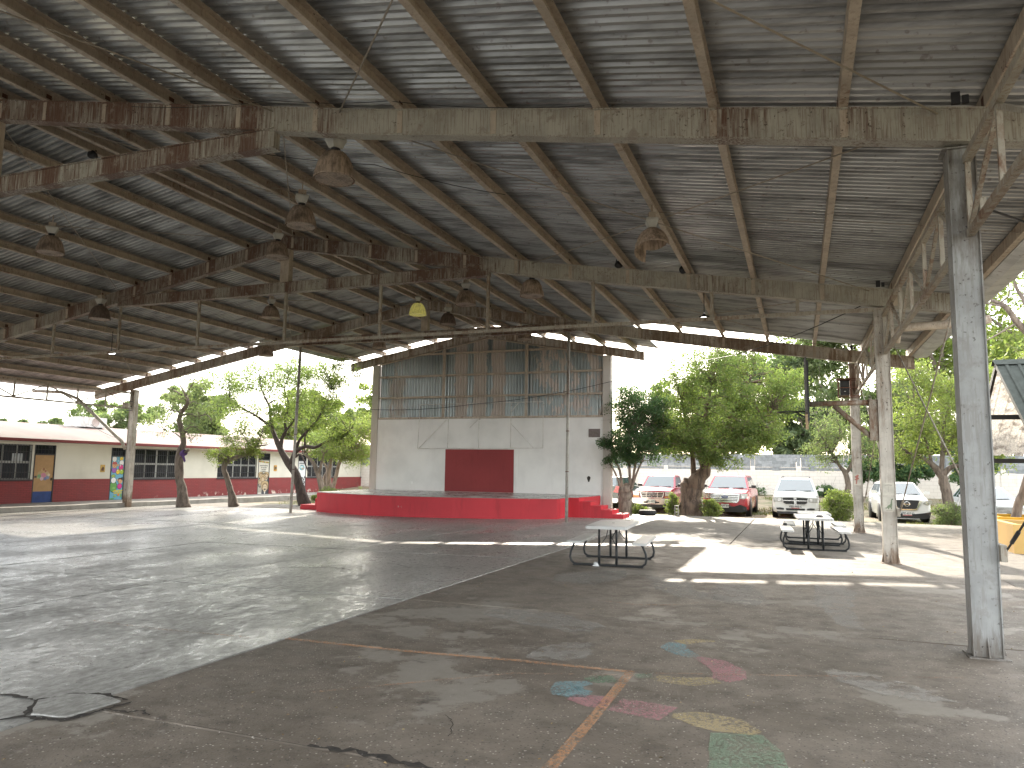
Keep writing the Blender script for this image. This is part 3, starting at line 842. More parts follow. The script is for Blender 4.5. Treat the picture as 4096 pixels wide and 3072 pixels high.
def lamp(x, y, z, label, kind='shade', tilt=0.0, broken=False, hang=None):
    t = thing('bell_lamp', label, 'lamp', (x, y, z), random.uniform(0, 6), group='bell lamps hanging from the purlins')
    sh = MB()
    if broken:
        sh.lathe(BELL, 16, a0=R(20), a1=R(235))
        sh.lathe([(r, q) for r, q in BELL if q > .2], 10, a0=R(235), a1=R(380))
    else: sh.lathe(BELL, 28)
    if tilt: sh.xf(Matrix.Translation((0, 0, .41)) @ Matrix.Rotation(tilt, 4, 'Y') @ Matrix.Translation((0, 0, -.41)))
    s = obj('lamp_shade', sh, M[kind], t, world=False, fix=False, sharp=50)
    if not broken:
        mb = MB(); mb.lathe([(.001, .018), (.15, .006), (.276, .004)], 24); obj('lens', mb, M['shade_lit'] if kind == 'shade_lit' else M['shade'], s, world=False)
    mb = MB()
    for a in range(4):
        ca, sa = math.cos(a * 1.57 + .4) * .055, math.sin(a * 1.57 + .4) * .055
        mb.tube([(ca, sa, .405), (ca, sa, .47)], .009, 5)
    mb.lathe([(.001, .47), (.07, .47), (.075, .452), (.06, .445)], 12)
    obj('yoke', mb, M['dark'], t, world=False)
    mb = MB(); mb.hexa([(-.075, -.06, .473), (.075, -.06, .473), (.075, .06, .473), (-.075, .06, .473)], [(-.13, -.10, .60), (.13, -.10, .60), (.13, .10, .60), (-.13, .10, .60)])
    mb.box(-.125, .125, -.095, .095, .601, .63)
    obj('ballast_box', mb, M['ballast'], t, world=False)
    zt_ = ztop(x) - z + .02
    mb = MB(); mb.box(-.075, .075, -.055, .055, .631, max(.66, min(.74, zt_))); mb.tube([(0, 0, .70), (0, 0, max(zt_, .72))], .014, 6)
    obj('mounting', mb, M['purlin'], t, world=False)
    return t
LAMPS = [(-6.25, 9.0, None, 'nearest and largest brown bell lamp under the front beam', 'shade'),
         (-9.07, 12.0, None, 'second brown bell lamp left behind the largest one', 'shade'),
         (-16.3, 12.25, None, 'brown bell lamp high at the left under the left slope', 'shade'),
         (-12.4, 15.5, None, 'brown bell lamp by the peak of the middle frame', 'shade'),
         (-19.5, 16.4, None, 'dim brown bell lamp in front of the left half of the tie bar', 'shade_dark'),
         (-16.3, 20.2, None, 'brown bell lamp behind the tie bar, left of the far king post', 'shade'),
         (-6.1, 17.35, 6.16, 'brown bell lamp just below the middle rafter right of centre', 'shade'),
         (-8.79, 19.3, None, 'brown bell lamp with white box right of the glowing yellow lamp', 'shade'),
         (-12.3, 23.0, None, 'glowing yellow bell lamp near the far peak', 'shade_lit'),
         (-11.85, 24.5, None, 'dark sooty bell lamp just right of the glowing yellow one', 'shade_dark'),
         (-19.5, 24.0, None, 'brown bell lamp at the top of the left slender pole', 'shade'),
         (-16.6, 27.7, 6.93, 'bell lamp over the left side of the stage, only its rim showing', 'shade'),
         (-10.0, 27.7, 6.98, 'bell lamp over the right side of the stage, only its rim showing', 'shade')]
for x, y, z, lab, kd in LAMPS:
    lamp(x, y, ztop(x) - .90 if z is None else z - .12, lab, kd)
lamp(-2.17, 12.15, ztop(-2.17) - .88, 'broken bell lamp at the right with half its shade gone', 'shade', tilt=R(24), broken=True)
M['led'] = plain('lit_led', (.9, .9, .9), .4, emit=((1, 1, .97), 4.0))
for x, y, z, lab in ((-22.5, 19.5, 5.62, 'small lit white light under the left slope'), (-1.95, 17.6, 5.30, 'small lit white light hanging from the right half of the tie bar')):
    t = thing('led_lamp', lab, 'lamp', (x, y, z), group='small lit white lamps')
    mb = MB(); mb.lathe([(.001, -.03), (.09, -.03), (.12, -.01), (.12, 0)], 16); obj('diffuser', mb, M['led'], t, world=False)
    mb = MB(); mb.lathe([(.121, -.005), (.12, .03), (.04, .06), (.02, .10)], 16); mb.tube([(0, 0, .09), (0, 0, ztop(x) - z)], .012, 6); obj('housing', mb, M['dark'], t, world=False)
# small black floodlights clipped under the roof
for x, y, z, rz, lab in ((-13.35, 10.8, 8.02, .3, 'small black floodlight under the roof at the far left'), (-5.6, 9.1, 6.86, 1.2, 'small black floodlight above the front beam left of centre'),
                      (-3.75, 16.59, 6.44, .8, 'small black floodlight above the middle rafter'), (-2.3, 16.7, 6.22, .2, 'black floodlight sitting on the middle rafter at the right')):
    t = thing('floodlight', lab, 'floodlight', (x, y, z), rz, group='small black floodlights')
    mb = MB(); mb.lathe([(.001, -.09), (.085, -.09), (.09, -.07), (.075, .02), (.045, .07), (.001, .08)], 14, axis='y'); obj('lamp_head', mb, M['black'], t, world=False)
    mb = MB(); mb.tube([(0, .03, .04), (0, .06, .14), (0, .07, ztop(x) + .05 - z)], .014, 6); obj('bracket', mb, M['dark'], t, world=False)
t = thing('floodlight', 'grey floodlight fixed near the top of the left column', 'floodlight', (-27.62, 25.14, 4.22), 0, group='small black floodlights')
mb = MB(); mb.hexa([(-.2, -.26, -.05), (.12, -.26, -.05), (.12, -.26, .2), (-.2, -.26, .2)], [(-.15, -.08, 0), (.08, -.08, 0), (.08, -.08, .16), (-.15, -.08, .16)]); obj('lamp_head', mb, M['rod'], t, world=False)
mb = MB(); mb.box(-.06, -.02, -.079, .09, .05, .10); mb.box(-.22, .14, -.05, -.02, .26, .29); mb.box(-.22, .14, -.05, -.02, -.13, -.10); obj('bracket', mb, M['dark'], t, world=False)
# cables
def cable(pts, r, lab, name='cable', mat='cable'):
    P = []
    for i in range(len(pts) - 1):
        a, c = Vector(pts[i]), Vector(pts[i + 1])
        for k in range(10): 
            t = k / 10; q = a.lerp(c, t); q.z -= .02 * (a - c).length * 4 * t * (1 - t); P.append(q)
    P.append(Vector(pts[-1]))
    mb = MB(); mb.tube(P, r, 5)
    return solo(name, mb, M[mat], pts[0], lab, 'cable')
cable([(-19.05, 31.2, 4.50), (-13.5, 31.2, 4.68), (-7.45, 31.2, 5.5), (-3.5, 29.0, 5.95), (1.6, 17.1, 5.4)], .012, 'thin black cable sagging across the stage wall')
cable([(-9.6, 8.35, 7.30), (-6.9, 8.35, 6.95), (-5.0, 8.35, 6.62), (-2.3, 8.38, 6.12)], .005, 'thin black cable strung along above the front beam')
cable([(-8.0, 8.95, 6.62), (-6.2, 10.0, 6.55), (-4.5, 11.4, 6.35)], .006, 'black cable looping down behind the largest lamp')
# ------------------------------------------------------------------ stage platform
def painted(name, col, chip=(.55, .50, .45), amt=.3, rough=.6, sc=2.2, grime=.5):
    m, nt, b = nm(name)
    n1 = noise(nt, sc, detail=7, rough=.7); n2 = noise(nt, .6, detail=4); n3 = noise(nt, (2.5, 2.5, .5), detail=6, rough=.7)
    c = mixc(nt, ramp(nt, n2, .35, .7), col, tuple(q * .86 for q in col))
    c = mixc(nt, ramp(nt, n3, .5, .78, 0, grime), c, tuple(q * .55 for q in col))
    c = mixc(nt, ramp(nt, n1, .735 - .09 * amt, .745 - .09 * amt), c, chip)
    nt.links.new(c, b.inputs['Base Color']); b.inputs['Roughness'].default_value = rough
    bump(nt, b, noise(nt, 25, detail=3), .15, .004)
    return m
M['red'] = painted('red_stage_paint', (.60, .034, .05), chip=(.50, .30, .27), amt=.75, grime=.7)
M['maroon'] = painted('maroon_wall_paint', (.30, .04, .042), chip=(.42, .28, .26), amt=.15, rough=.7)
M['white_wall'] = painted('white_wall_paint', (.87, .86, .84), chip=(.45, .43, .40), amt=.05, rough=.75, grime=.16)
M['pillar'] = painted('pillar_paint', (.60, .55, .50), chip=(.34, .24, .19), amt=.55, rough=.75, grime=.35)
M['stage_top'] = concrete('polished_stage_floor', (.30, .29, .27), (.36, .35, .33), rough=(.18, .4), psc=1.2)
ST = .72
stage = thing('stage_platform', 'low red platform with curved front and polished grey floor', 'stage', (-13.4, 27, 0))
front = []
for i in range(33):
    x = -18.6 + 10.35 * i / 32
    front.append((x, 25.02 + 1.48 * abs((x + 13.42) / 5.18) ** 2.1))
outline = front + [(-8.22, 27.82), (-7.86, 27.86), (-7.86, 31.36), (-19.12, 31.36)]
mb = MB()
n = len(outline)
top = [(x, y, ST - .02) for x, y in outline]; bot = [(x + random.uniform(-.01, .01), y + random.uniform(-.012, .012), gz(x) - .02) for x, y in outline]
vs = top + bot; mb.add(vs, [(i, (i + 1) % n, n + (i + 1) % n, n + i) for i in range(n)]); mb.add(top, [tuple(range(n))])
obj('platform_wall', mb, M['red'], stage)
cen = (-13.4, 29)
mb = MB(); o2 = [(x + (.02 if x < cen[0] else -.02) * (1 if j > 0 else 0), y + .012, ST - .019 ) for j, (x, y) in enumerate(outline)]
mb.hexa(o2, [(x, y + .005, ST) for x, y, z in o2])
obj('platform_floor', mb, M['stage_top'], stage)
# right steps
xs_ = [-8.20, -7.80, -7.36, -6.96, -6.54, -6.12]
zs_ = [ST - .005, .575, .435, .295, .15]
for i in range(5):
    mb = MB(); x0 = xs_[i] if i else -7.855
    j = random.uniform(-.02, .02)
    mb.box(x0 + .003, xs_[i + 1], 27.86 + .004 * i - .0, 29.0 + j, -.02, zs_[i])
    if i: obj('step', mb, M['red'], stage)
mb = MB(); mb.box(-8.2, -7.797, 27.83, 29.0, -.02, ST - .006); obj('step', mb, M['red'], stage)
for i, (x0, x1, z) in enumerate(((-19.45, -18.72, .40), (-20.2, -19.453, .12))):
    mb = MB(); mb.box(x0, x1, 27.6, 28.8, -.1, z); obj('step', mb, M['red'], stage)

# ------------------------------------------------------------------ stage back wall
sw = thing('stage_wall', 'tall gabled stage wall, white below and peeling corrugated metal above', 'wall', (-13.25, 31.5, 0))
YW = 31.5
mb = MB(); mb.box(-18.86, -7.72, YW, YW + .2, gz(-13) - .1, 4.03); obj('white_wall', mb, M['white_wall'], sw)
for x0, x1 in ((-19.16, -18.82), (-7.77, -7.43)):
    mb = MB(); mb.box(x0, x1, YW - .06, YW + .30, gz(x0) - .1, ztop((x0 + x1) / 2) - .37 - .02); obj('pillar', mb, M['pillar'], sw)
mb = MB(); mb.box(-15.2, -11.83, YW - .008, YW - .001, ST + .004, 2.63); obj('red_panel', mb, M['maroon'], sw)
mb = MB(); mb.box(-11.80, -11.66, YW - .035, YW - .001, ST + .004, 2.63); obj('white_strip', mb, M['white_wall'], sw)
# corrugated cladding with stripes of old paint
m, nt, b = nm('peeling_cladding')
g = N(nt, 'ShaderNodeNewGeometry'); sp = N(nt, 'ShaderNodeSeparateXYZ'); nt.links.new(g.outputs['Position'], sp.inputs[0])
edge = math_n(nt, 'MULTIPLY', math_n(nt, 'SUBTRACT', noise(nt, (3, 3, 1.6), detail=7, rough=.7), .5), .55)
xx = math_n(nt, 'ADD', sp.outputs[0], edge)
def band(x0, x1, soft=.02): return math_n(nt, 'MULTIPLY', ramp(nt, xx, x0 - soft, x0 + soft), ramp(nt, xx, x1 + soft, x1 - soft))
st = band(-14.85, -14.2)
for x0, x1 in ((-13.92, -13.25), (-13.0, -12.35)): st = math_n(nt, 'MAXIMUM', st, band(x0, x1))
peel = noise(nt, (2.4, 2.4, 1.1), scale=1.3, detail=8, rough=.68)
right = math_n(nt, 'MULTIPLY', ramp(nt, sp.outputs[0], -11.3, -10.6), ramp(nt, peel, .50, .53))
left = math_n(nt, 'MULTIPLY', math_n(nt, 'MULTIPLY', ramp(nt, sp.outputs[0], -18.5, -18.2), ramp(nt, sp.outputs[0], -17.2, -17.6)), ramp(nt, peel, .46, .52, 0, .7))
scr = ramp(nt, noise(nt, (7, 7, .7), detail=7, rough=.75), .66, .69, 0, .7)
paint = math_n(nt, 'MAXIMUM', math_n(nt, 'MAXIMUM', st, right), math_n(nt, 'MAXIMUM', left, scr))
paint = math_n(nt, 'MULTIPLY', paint, ramp(nt, noise(nt, 4, detail=7, rough=.75), .70, .66))
base = mixc(nt, ramp(nt, noise(nt, (.8, .8, .4), detail=5), .35, .65), (.40, .44, .45), (.27, .31, .32))
nt.links.new(mixc(nt, paint, base, (.56, .50, .46)), b.inputs['Base Color'])
nt.links.new(math_n(nt, 'MULTIPLY', math_n(nt, 'SUBTRACT', 1.0, paint), .62), b.inputs['Metallic'])
nt.links.new(ramp(nt, paint, 0, 1, .33, .7), b.inputs['Roughness'])
M['cladding'] = m
def roofline(X): return ztop(X) - .39
x = -18.80; pw = .146 * 5
while x < -7.8:
    x1 = min(x + pw, -7.79)
    mb = MB(); prof = []
    k = 0
    while x + k * .146 < x1 - .01:
        a = x + k * .146
        prof += [(a, 0), (a + .04, 0), (a + .072, -.045), (a + .112, -.045)]; k += 1
    prof.append((min(a + .146, x1 + .03), 0))
    prof = [(min(q, -7.78), d) for q, d in prof]
    n = len(prof)
    vs = [(q, YW + .14 + d, 4.031) for q, d in prof] + [(q, YW + .14 + d, ztop(q) - .06) for q, d in prof]
    mb.add(vs, [(i, i + 1, n + i + 1, n + i) for i in range(n - 1)])
    obj('cladding_sheet', mb, M['cladding'], sw, fix=False)
    x = x1
for z in (4.085, 5.06, 6.06, 7.09):
    xa, xb = -18.8, -7.79
    if z > 6.85:
        xa = RIDGE - (8.12 - .40 - z) / .185; xb = -5.5 - (z + .40 - 6.69) / .187
    mb = MB(); mb.box(xa, xb, YW - .035, YW + .036, z - .045, z + .045); obj('girt', mb, M['purlin'], sw)
for xp in (-15.34, -11.26):
    mb = MB(); mb.box(xp - .065, xp + .065, YW - .075, YW - .037, 4.04, roofline(xp)); obj('wall_post', mb, M['purlin'], sw)
for s, xa, xb in ((1, -18.82, RIDGE), (1, RIDGE, -7.77)):
    mb = MB(); mb.beam((xa, YW - .02, roofline(xa) - .03), (xb, YW - .02, roofline(xb) - .03), .05, .05); obj('edge_angle', mb, M['purlin'], sw)
mb = MB(); mb.box(-8.45, -7.86, YW - .010, YW - .001, 3.13, 3.57); fr = obj('niche_frame', mb, M['white_wall'], sw)
mb = MB(); mb.box(-8.41, -7.90, YW - .016, YW - .011, 3.17, 3.53); obj('niche_panel', mb, plain('bare_cement', (.22, .18, .17), .9, sc=12), fr)
mb = MB(); mb.poly([(-8.40 + .07 * math.cos(a) * (1 + .3 * math.sin(3 * a)), YW - .003, 1.39 + .13 * math.sin(a)) for a in [k * .5236 for k in range(12)]]); obj('chipped_hole', mb, M['crack'], sw)
mb = MB(); mb.box(-17.32, -16.88, YW - .04, YW - .001, 1.0, 1.12); obj('socket_strip', mb, M['white_wall'], sw)
# pipe frame for a backdrop hung on the wall
pf = thing('pipe_frame', 'thin white pipe frame for a backdrop hanging on the stage wall', 'pipe frame', (-13.5, 31.3, 2.66))
yf = YW - .14
M['white_pipe'] = steel('white_pipe_paint', (.74, .72, .68), rust=(.25, .18, .14), amt=.2, sc=(14, 14, 6))
PIPES = [((-16.52, 4.70), (-10.43, 4.73)), ((-16.56, 2.65), (-15.0, 2.68)), ((-12.0, 2.69), (-10.43, 2.70)), ((-16.50, 4.69), (-16.57, 2.65)), ((-10.43, 4.72), (-10.43, 2.70)), ((-15.0, 4.69), (-15.04, 2.68)),
         ((-11.94, 4.71), (-11.95, 2.69)), ((-13.49, 4.02), (-13.49, 2.67)), ((-15.12, 3.98), (-16.5, 2.68)), ((-11.94, 3.78), (-10.89, 2.72)), ((-15.04, 2.67), (-11.95, 2.68)), ((-15.0, 4.3), (-15.3, 4.66)), ((-11.94, 4.3), (-11.6, 4.69)), ((-13.5, 4.0), (-13.95, 3.6))]
for a, c in PIPES:
    mb = MB(); mb.tube([(a[0], yf, a[1]), (c[0], yf, c[1])], .015, 7); obj('pipe', mb, M['white_pipe'], pf)
for xh in (-16.5, -15.0, -11.94, -10.43, -13.49):
    mb = MB(); zz = 4.0 if xh == -13.49 else 4.60
    mb.beam((xh, yf + .018, zz), (xh, YW - .04, zz), .03, .03); obj('wall_hook', mb, M['rusty'], pf)

# ------------------------------------------------------------------ school building on the left
BX = -29.95
WZ = .075
wk = MB(); 
top = []; 
ys_ = [-12 + k * 1.0 for k in range(60)]
vs = []
for y in ys_:
    j = random.uniform(-.03, .03)
    vs += [(-27.62 + j, y, gz(-27.6) - .1), (-27.66 + j + random.uniform(-.02, .02), y, WZ - random.uniform(0, .03)), (BX - .1, y, WZ + .005)]
wk.add(vs, [(3 * i, 3 * i + 3, 3 * i + 4, 3 * i + 1) for i in range(len(ys_) - 1)] + [(3 * i + 1, 3 * i + 4, 3 * i + 5, 3 * i + 2) for i in range(len(ys_) - 1)])
solo('walkway', wk, M['kerb'], (-28.8, 20, 0), 'raised concrete walkway with rough edge along the school', 'walkway', kind='structure')
M['cream'] = painted('cream_wall_paint', (.70, .67, .58), chip=(.40, .38, .33), amt=.0, rough=.8, grime=.15)
m, nt, b = nm('red_brick_paint')
bt = N(nt, 'ShaderNodeTexBrick'); bt.inputs['Scale'].default_value = 1.0
bt.inputs['Color1'].default_value = (.27, .045, .045, 1); bt.inputs['Color2'].default_value = (.235, .04, .04, 1); bt.inputs['Mortar'].default_value = (.15, .028, .028, 1)
bt.inputs['Brick Width'].default_value = .26; bt.inputs['Row Height'].default_value = .075; bt.inputs['Mortar Size'].default_value = .008
tc = N(nt, 'ShaderNodeNewGeometry'); sp = N(nt, 'ShaderNodeSeparateXYZ'); cb = N(nt, 'ShaderNodeCombineXYZ')
nt.links.new(tc.outputs['Position'], sp.inputs[0]); nt.links.new(sp.outputs[1], cb.inputs[0]); nt.links.new(sp.outputs[2], cb.inputs[1]); nt.links.new(cb.outputs[0], bt.inputs['Vector'])
low = math_n(nt, 'MULTIPLY', ramp(nt, noise(nt, 2.2, detail=8, rough=.7), .56, .58), ramp(nt, sp.outputs[2], .36, .16))
nt.links.new(mixc(nt, math_n(nt, 'MULTIPLY', low, ramp(nt, sp.outputs[1], 27, 36)), mixc(nt, ramp(nt, noise(nt, 1.5, detail=5), .4, .7, 0, .5), bt.outputs['Color'], (.20, .05, .05)), (.66, .55, .47)), b.inputs['Base Color'])
b.inputs['Roughness'].default_value = .75; bump(nt, b, bt.outputs['Fac'], -.4, .01)
M['redband'] = m
M['fascia'] = painted('maroon_fascia', (.22, .045, .045), chip=(.4, .35, .3), amt=.3, rough=.75)
m, nt, b = nm('faded_red_roof')
c = mixc(nt, ramp(nt, noise(nt, (.4, .9, .9), detail=7, rough=.65), .40, .60), (.175, .11, .10), (.155, .135, .118))
nt.links.new(c, b.inputs['Base Color']); b.inputs['Roughness'].default_value = .9
M['roofred'] = m
m, nt, b = nm('window_glass')
b.inputs['Base Color'].default_value = (.012, .015, .02, 1); b.inputs['Roughness'].default_value = .08; b.inputs['Specular IOR Level'].default_value = .5
M['pane'] = m
M['frame'] = plain('window_frame', (.42, .42, .40), .5)
M['bar'] = plain('window_bar', (.03, .03, .035), .5)
M['mdf'] = plain('brown_door_board', (.42, .25, .11), .6, var=.06)
M['blue_door'] = plain('blue_door_panel', (.02, .055, .20), .5)
school = thing('school_building', 'long low classroom building, cream above and red below', 'building', (BX, 30, 0))
# openings along the front: (y0, y1, kind)
Y0B, Y1B = 3.0, 62.0
def yB(t): return 21.98 + (t - 0) * 1.104 if True else t      # along-wall metres measured from the brown door
OPEN = [('win', 4.6, 8.6), ('win', 11.5, 15.2), ('win', 17.6, 22.48), ('door', 22.58, 23.55, 'brown'), ('door', 26.38, 27.18, 'balloons'), ('win', 27.72, 30.50), ('win', 33.32, 36.55), ('door', 36.68, 37.72, 'hats'),
        ('door', 40.5, 41.35, 'sketch'), ('win', 41.5, 45.0), ('win', 47.9, 52.0), ('win', 55, 59)]
ZS, ZD, ZT, ZW = 1.055, 2.075, 2.50, 2.60
segs_ = []
y = Y0B
mbw = MB(); mbr = MB()
def wallbox(mb_, y0, y1, z0, z1, d=.0): mb_.box(BX - .22, BX + d, y0, y1, z0, z1)
for o in OPEN:
    wallbox(mbw, y, o[1], ZS + .001, ZW); wallbox(mbr, y, o[1], -.1, ZS, .012)
    if o[0] == 'win': wallbox(mbr, o[1], o[2], -.1, ZS, .012)
    wallbox(mbw, o[1], o[2], ZT, ZW)
    y = o[2]
wallbox(mbw, y, Y1B, ZS + .001, ZW); wallbox(mbr, y, Y1B, -.1, ZS, .012)
obj('upper_wall', mbw, M['cream'], school); obj('red_wall', mbr, M['redband'], school)
mb = MB(); mb.box(BX - 6, BX - .221, Y0B, Y1B, -.1, 2.4); obj('rear_wall', mb, M['cream'], school)
mb = MB(); mb.hexa([(BX + .55, Y0B - .4, 2.70), (BX - 4.0, Y0B - .4, 3.62), (BX - 8.6, Y0B - .4, 2.75), (BX - 8.6, Y0B - .4, 2.63), (BX - 4.0, Y0B - .4, 3.5), (BX + .55, Y0B - .4, 2.601)],
                   [(BX + .55, Y1B, 2.70), (BX - 4.0, Y1B, 3.62), (BX - 8.6, Y1B, 2.75), (BX - 8.6, Y1B, 2.63), (BX - 4.0, Y1B, 3.5), (BX + .55, Y1B, 2.601)])
obj('roof_slab', mb, M['roofred'], school)
mb = MB(); mb.box(BX + .551, BX + .58, Y0B - .4, Y1B, 2.62, 2.735); obj('fascia', mb, M['fascia'], school)
mb = MB(); mb.box(BX + .001, BX + .549, Y0B, Y1B, 2.585, 2.60); obj('soffit', mb, M['cream'], school)
def notice(y, z, w, hgt, col, lab, dx=.006):
    t = thing('notice_poster', lab, 'poster', (BX + dx, y, z - hgt / 2), group='paper notices on the school wall')
    mb = MB(); mb.box(0, .004, -w / 2, w / 2, 0, hgt); obj('paper', mb, plain('notice_paper', col, .8), t, world=False)
    return t
for o in OPEN:
    y0, y1 = o[1], o[2]
    if o[0] == 'win':
        n = max(3, int(round((y1 - y0) / .62)))
        mb = MB()
        for z0, z1 in ((ZS, ZS + .05), (1.72, 1.81), (ZT - .05, ZT)): mb.box(BX - .12, BX - .06, y0, y1, z0, z1)
        for k in range(n + 1):
            yy = y0 + (y1 - y0) * k / n; w = .05 if k in (0, n) or k == n // 2 else .028
            for z0, z1 in ((ZS + .051, 1.719), (1.811, ZT - .051)):
                mb.box(BX - .115, BX - .065, max(y0, yy - w), min(y1, yy + w), z0, z1)
        wf = obj('window', mb, M['frame'], school)
        for k in range(n):
            a, c = y0 + (y1 - y0) * k / n + .03, y0 + (y1 - y0) * (k + 1) / n - .03
            for z0, z1 in ((ZS + .052, 1.718), (1.812, ZT - .052)):
                mb = MB(); mb.box(BX - .096, BX - .088, a, c, z0, z1); obj('pane', mb, M['pane'], wf)
        nb = int((y1 - y0) / .125)
        mb = MB()
        for k in range(nb + 1):
            yy = y0 + .02 + (y1 - y0 - .04) * k / nb; mb.box(BX - .012, BX + .0, yy - .008, yy + .008, ZS + .01, ZT - .01)
        for zz in (ZS + .03, 1.35, 2.2, ZT - .03): mb.box(BX - .0115, BX - .0005, y0, y1, zz - .01, zz + .01)
        obj('security_bars', mb, M['bar'], wf)
        mb = MB(); mb.box(BX + .0125, BX + .05, y0 - .05, y1 + .05, ZS - .06, ZS + .0); obj('window_sill', mb, M['bar'], wf)
    else:
        mb = MB()
        mb.box(BX - .12, BX + .01, y0, y0 + .05, WZ, ZT); mb.box(BX - .12, BX + .01, y1 - .05, y1, WZ, ZT); mb.box(BX - .12, BX + .01, y0 + .05, y1 - .05, ZD - .0, ZD + .06)
        fr = obj('door_frame', mb, M['bar'], school)
        mb = MB(); mb.box(BX - .06, BX - .05, y0 + .051, y1 - .051, ZD + .061, ZT); obj('transom_pane', mb, M['pane'], fr)
        mb = MB()
        for k in range(1, 6): yy = y0 + (y1 - y0) * k / 6; mb.box(BX - .03, BX - .02, yy - .006, yy + .006, ZD + .061, ZT)
        mb.box(BX - .03, BX - .02, y0 + .051, y1 - .051, (ZD + ZT) / 2 + .02, (ZD + ZT) / 2 + .035); obj('transom_bars', mb, M['bar'], fr)
        kind = o[3]
        base = {'brown': M['mdf'], 'balloons': plain('sky_blue_print', (.16, .42, .58), .5, var=.03), 'hats': plain('pale_print', (.66, .63, .56), .5, var=.03), 'sketch': plain('white_print', (.72, .73, .74), .5, var=.02)}[kind]
        mb = MB(); mb.box(BX - .05, BX - .01, y0 + .052, y1 - .052, WZ + .01, ZD - .002); d = obj('door', mb, base, school)
        W_ = y1 - y0 - .104; cy = (y0 + y1) / 2; zb = WZ + .01; H_ = ZD - .002 - zb
        F = BX - .0085
        mats = []; idx = {}
        def mc(col, nm_='print_ink'):
            if col not in idx: idx[col] = len(mats); mats.append(plain(nm_, col, .55, var=.03))
            return idx[col]
        mb = MB(); lay = [0]
        def dsc(u, v, r, col, su=1.0, sv=1.0, n=16, clip=True):
            """ellipse on the door face; u,v from 0 to 1, radius in door widths"""
            lay[0] += 1; xx_ = F + lay[0] * .0002
            pts = []
            for k in range(n):
                a = 2 * math.pi * k / n
                yy = cy + (u - .5) * W_ + r * W_ * su * math.cos(a); zz = zb + v * H_ + r * W_ * sv * math.sin(a)
                pts.append((xx_, min(max(yy, cy - W_ / 2), cy + W_ / 2), min(max(zz, zb), zb + H_)))
            mb.poly(pts, mc(col))
        def rct(u0, u1, v0, v1, col):
            lay[0] += 1; xx_ = F + lay[0] * .0002
            mb.poly([(xx_, cy + (u - .5) * W_, zb + v * H_) for u, v in ((u0, v0), (u1, v0), (u1, v1), (u0, v1))], mc(col))
        K = (.02, .02, .02)
        def ball(u, v, r, col, sv=1.12):
            dsc(u, v, r * 1.12, K, 1, sv); dsc(u, v, r, col, 1, sv); dsc(u - r * .35, v + r * .25, r * .22, (.8, .8, .78))
        if kind == 'brown':
            mbp = MB(); mbp.box(BX - .0099, BX - .007, y0 + .052, y1 - .052, zb, zb + .46); obj('kick_panel', mbp, M['blue_door'], d)
            for u, v, r, c_ in ((.5, .66, .16, (.50, .33, .16)), (.32, .6, .13, (.42, .32, .16)), (.66, .6, .14, (.5, .36, .2)), (.5, .56, .15, (.55, .22, .30)), (.28, .55, .10, (.18, .34, .16)), (.72, .53, .10, (.22, .28, .42)), (.42, .5, .09, (.6, .45, .5)), (.6, .5, .08, (.16, .2, .34)), (.5, .7, .07, (.3, .14, .06)), (.78, .58, .07, (.6, .5, .35)), (.22, .52, .05, (.3, .4, .2)), (.6, .66, .05, (.35, .12, .08))):
                dsc(u, v, r, c_)
            rct(.03, .15, .52, .56, (.05, .05, .05))
        elif kind == 'balloons':
            ball(.22, .95, .17, (.8, .8, .8)); ball(.78, .96, .14, (.75, .55, .06)); ball(.55, .9, .08, (.2, .5, .65)); ball(.8, .86, .17, (.8, .8, .8))
            dsc(.24, .69, .22, K, 1, .9); dsc(.24, .69, .2, (.32, .12, .45), 1, .9)
            dsc(.25, .80, .20, K); dsc(.25, .80, .185, (.62, .36, .19)); dsc(.25, .85, .19, (.45, .09, .07), 1.05, .5); dsc(.20, .80, .02, K); dsc(.31, .80, .02, K); dsc(.25, .775, .05, (.4, .1, .08), 1, .35)
            dsc(.52, .81, .07, (.62, .36, .19))
            ball(.78, .75, .17, (.62, .05, .22)); ball(.55, .65, .15, (.70, .52, .05)); ball(.85, .65, .15, (.36, .50, .06))
            dsc(.2, .55, .17, K, 1, .7); dsc(.2, .55, .15, (.30, .45, .10), 1, .7)
            dsc(.25, .30, .30, K, 1, 1.3); dsc(.25, .30, .27, (.14, .36, .09), 1, 1.3); dsc(.24, .45, .21, K); dsc(.24, .45, .19, (.78, .78, .78)); dsc(.3, .27, .13, (.22, .46, .12), 1, .6)
            dsc(.76, .31, .2, K, 1, 1.0); dsc(.76, .31, .18, (.60, .04, .25), 1, 1.0); dsc(.78, .44, .19, K); dsc(.79, .43, .165, (.64, .38, .2)); dsc(.76, .49, .14, (.09, .04, .03), 1.1, .4); dsc(.56, .46, .06, (.64, .38, .2)); dsc(.80, .41, .05, (.4, .1, .08), 1, .35)
            for k in range(9): dsc(.3 + .085 * k, .19 + .012 * (k % 3), .055, (.62, .55, .08)); 
            for k in range(8): dsc(.36 + .08 * k, .145 + .012 * (k % 2), .05, (.58, .50, .07))
            dsc(.4, .08, .10, (.25, .48, .12), 1.2, .6); dsc(.7, .11, .09, (.70, .25, .06)); dsc(.9, .09, .1, (.2, .42, .1), .6, 1.2); dsc(.2, .02, .16, (.12, .34, .1), 1.2, .3)
        elif kind == 'hats':
            for k in range(12): dsc(.04 + .085 * k, .97 - .003 * k, .055, [(.35, .25, .05), (.45, .12, .05), (.14, .26, .06), (.5, .4, .1)][k % 4])
            TAN, SKIN = (.46, .34, .18), (.56, .44, .30)
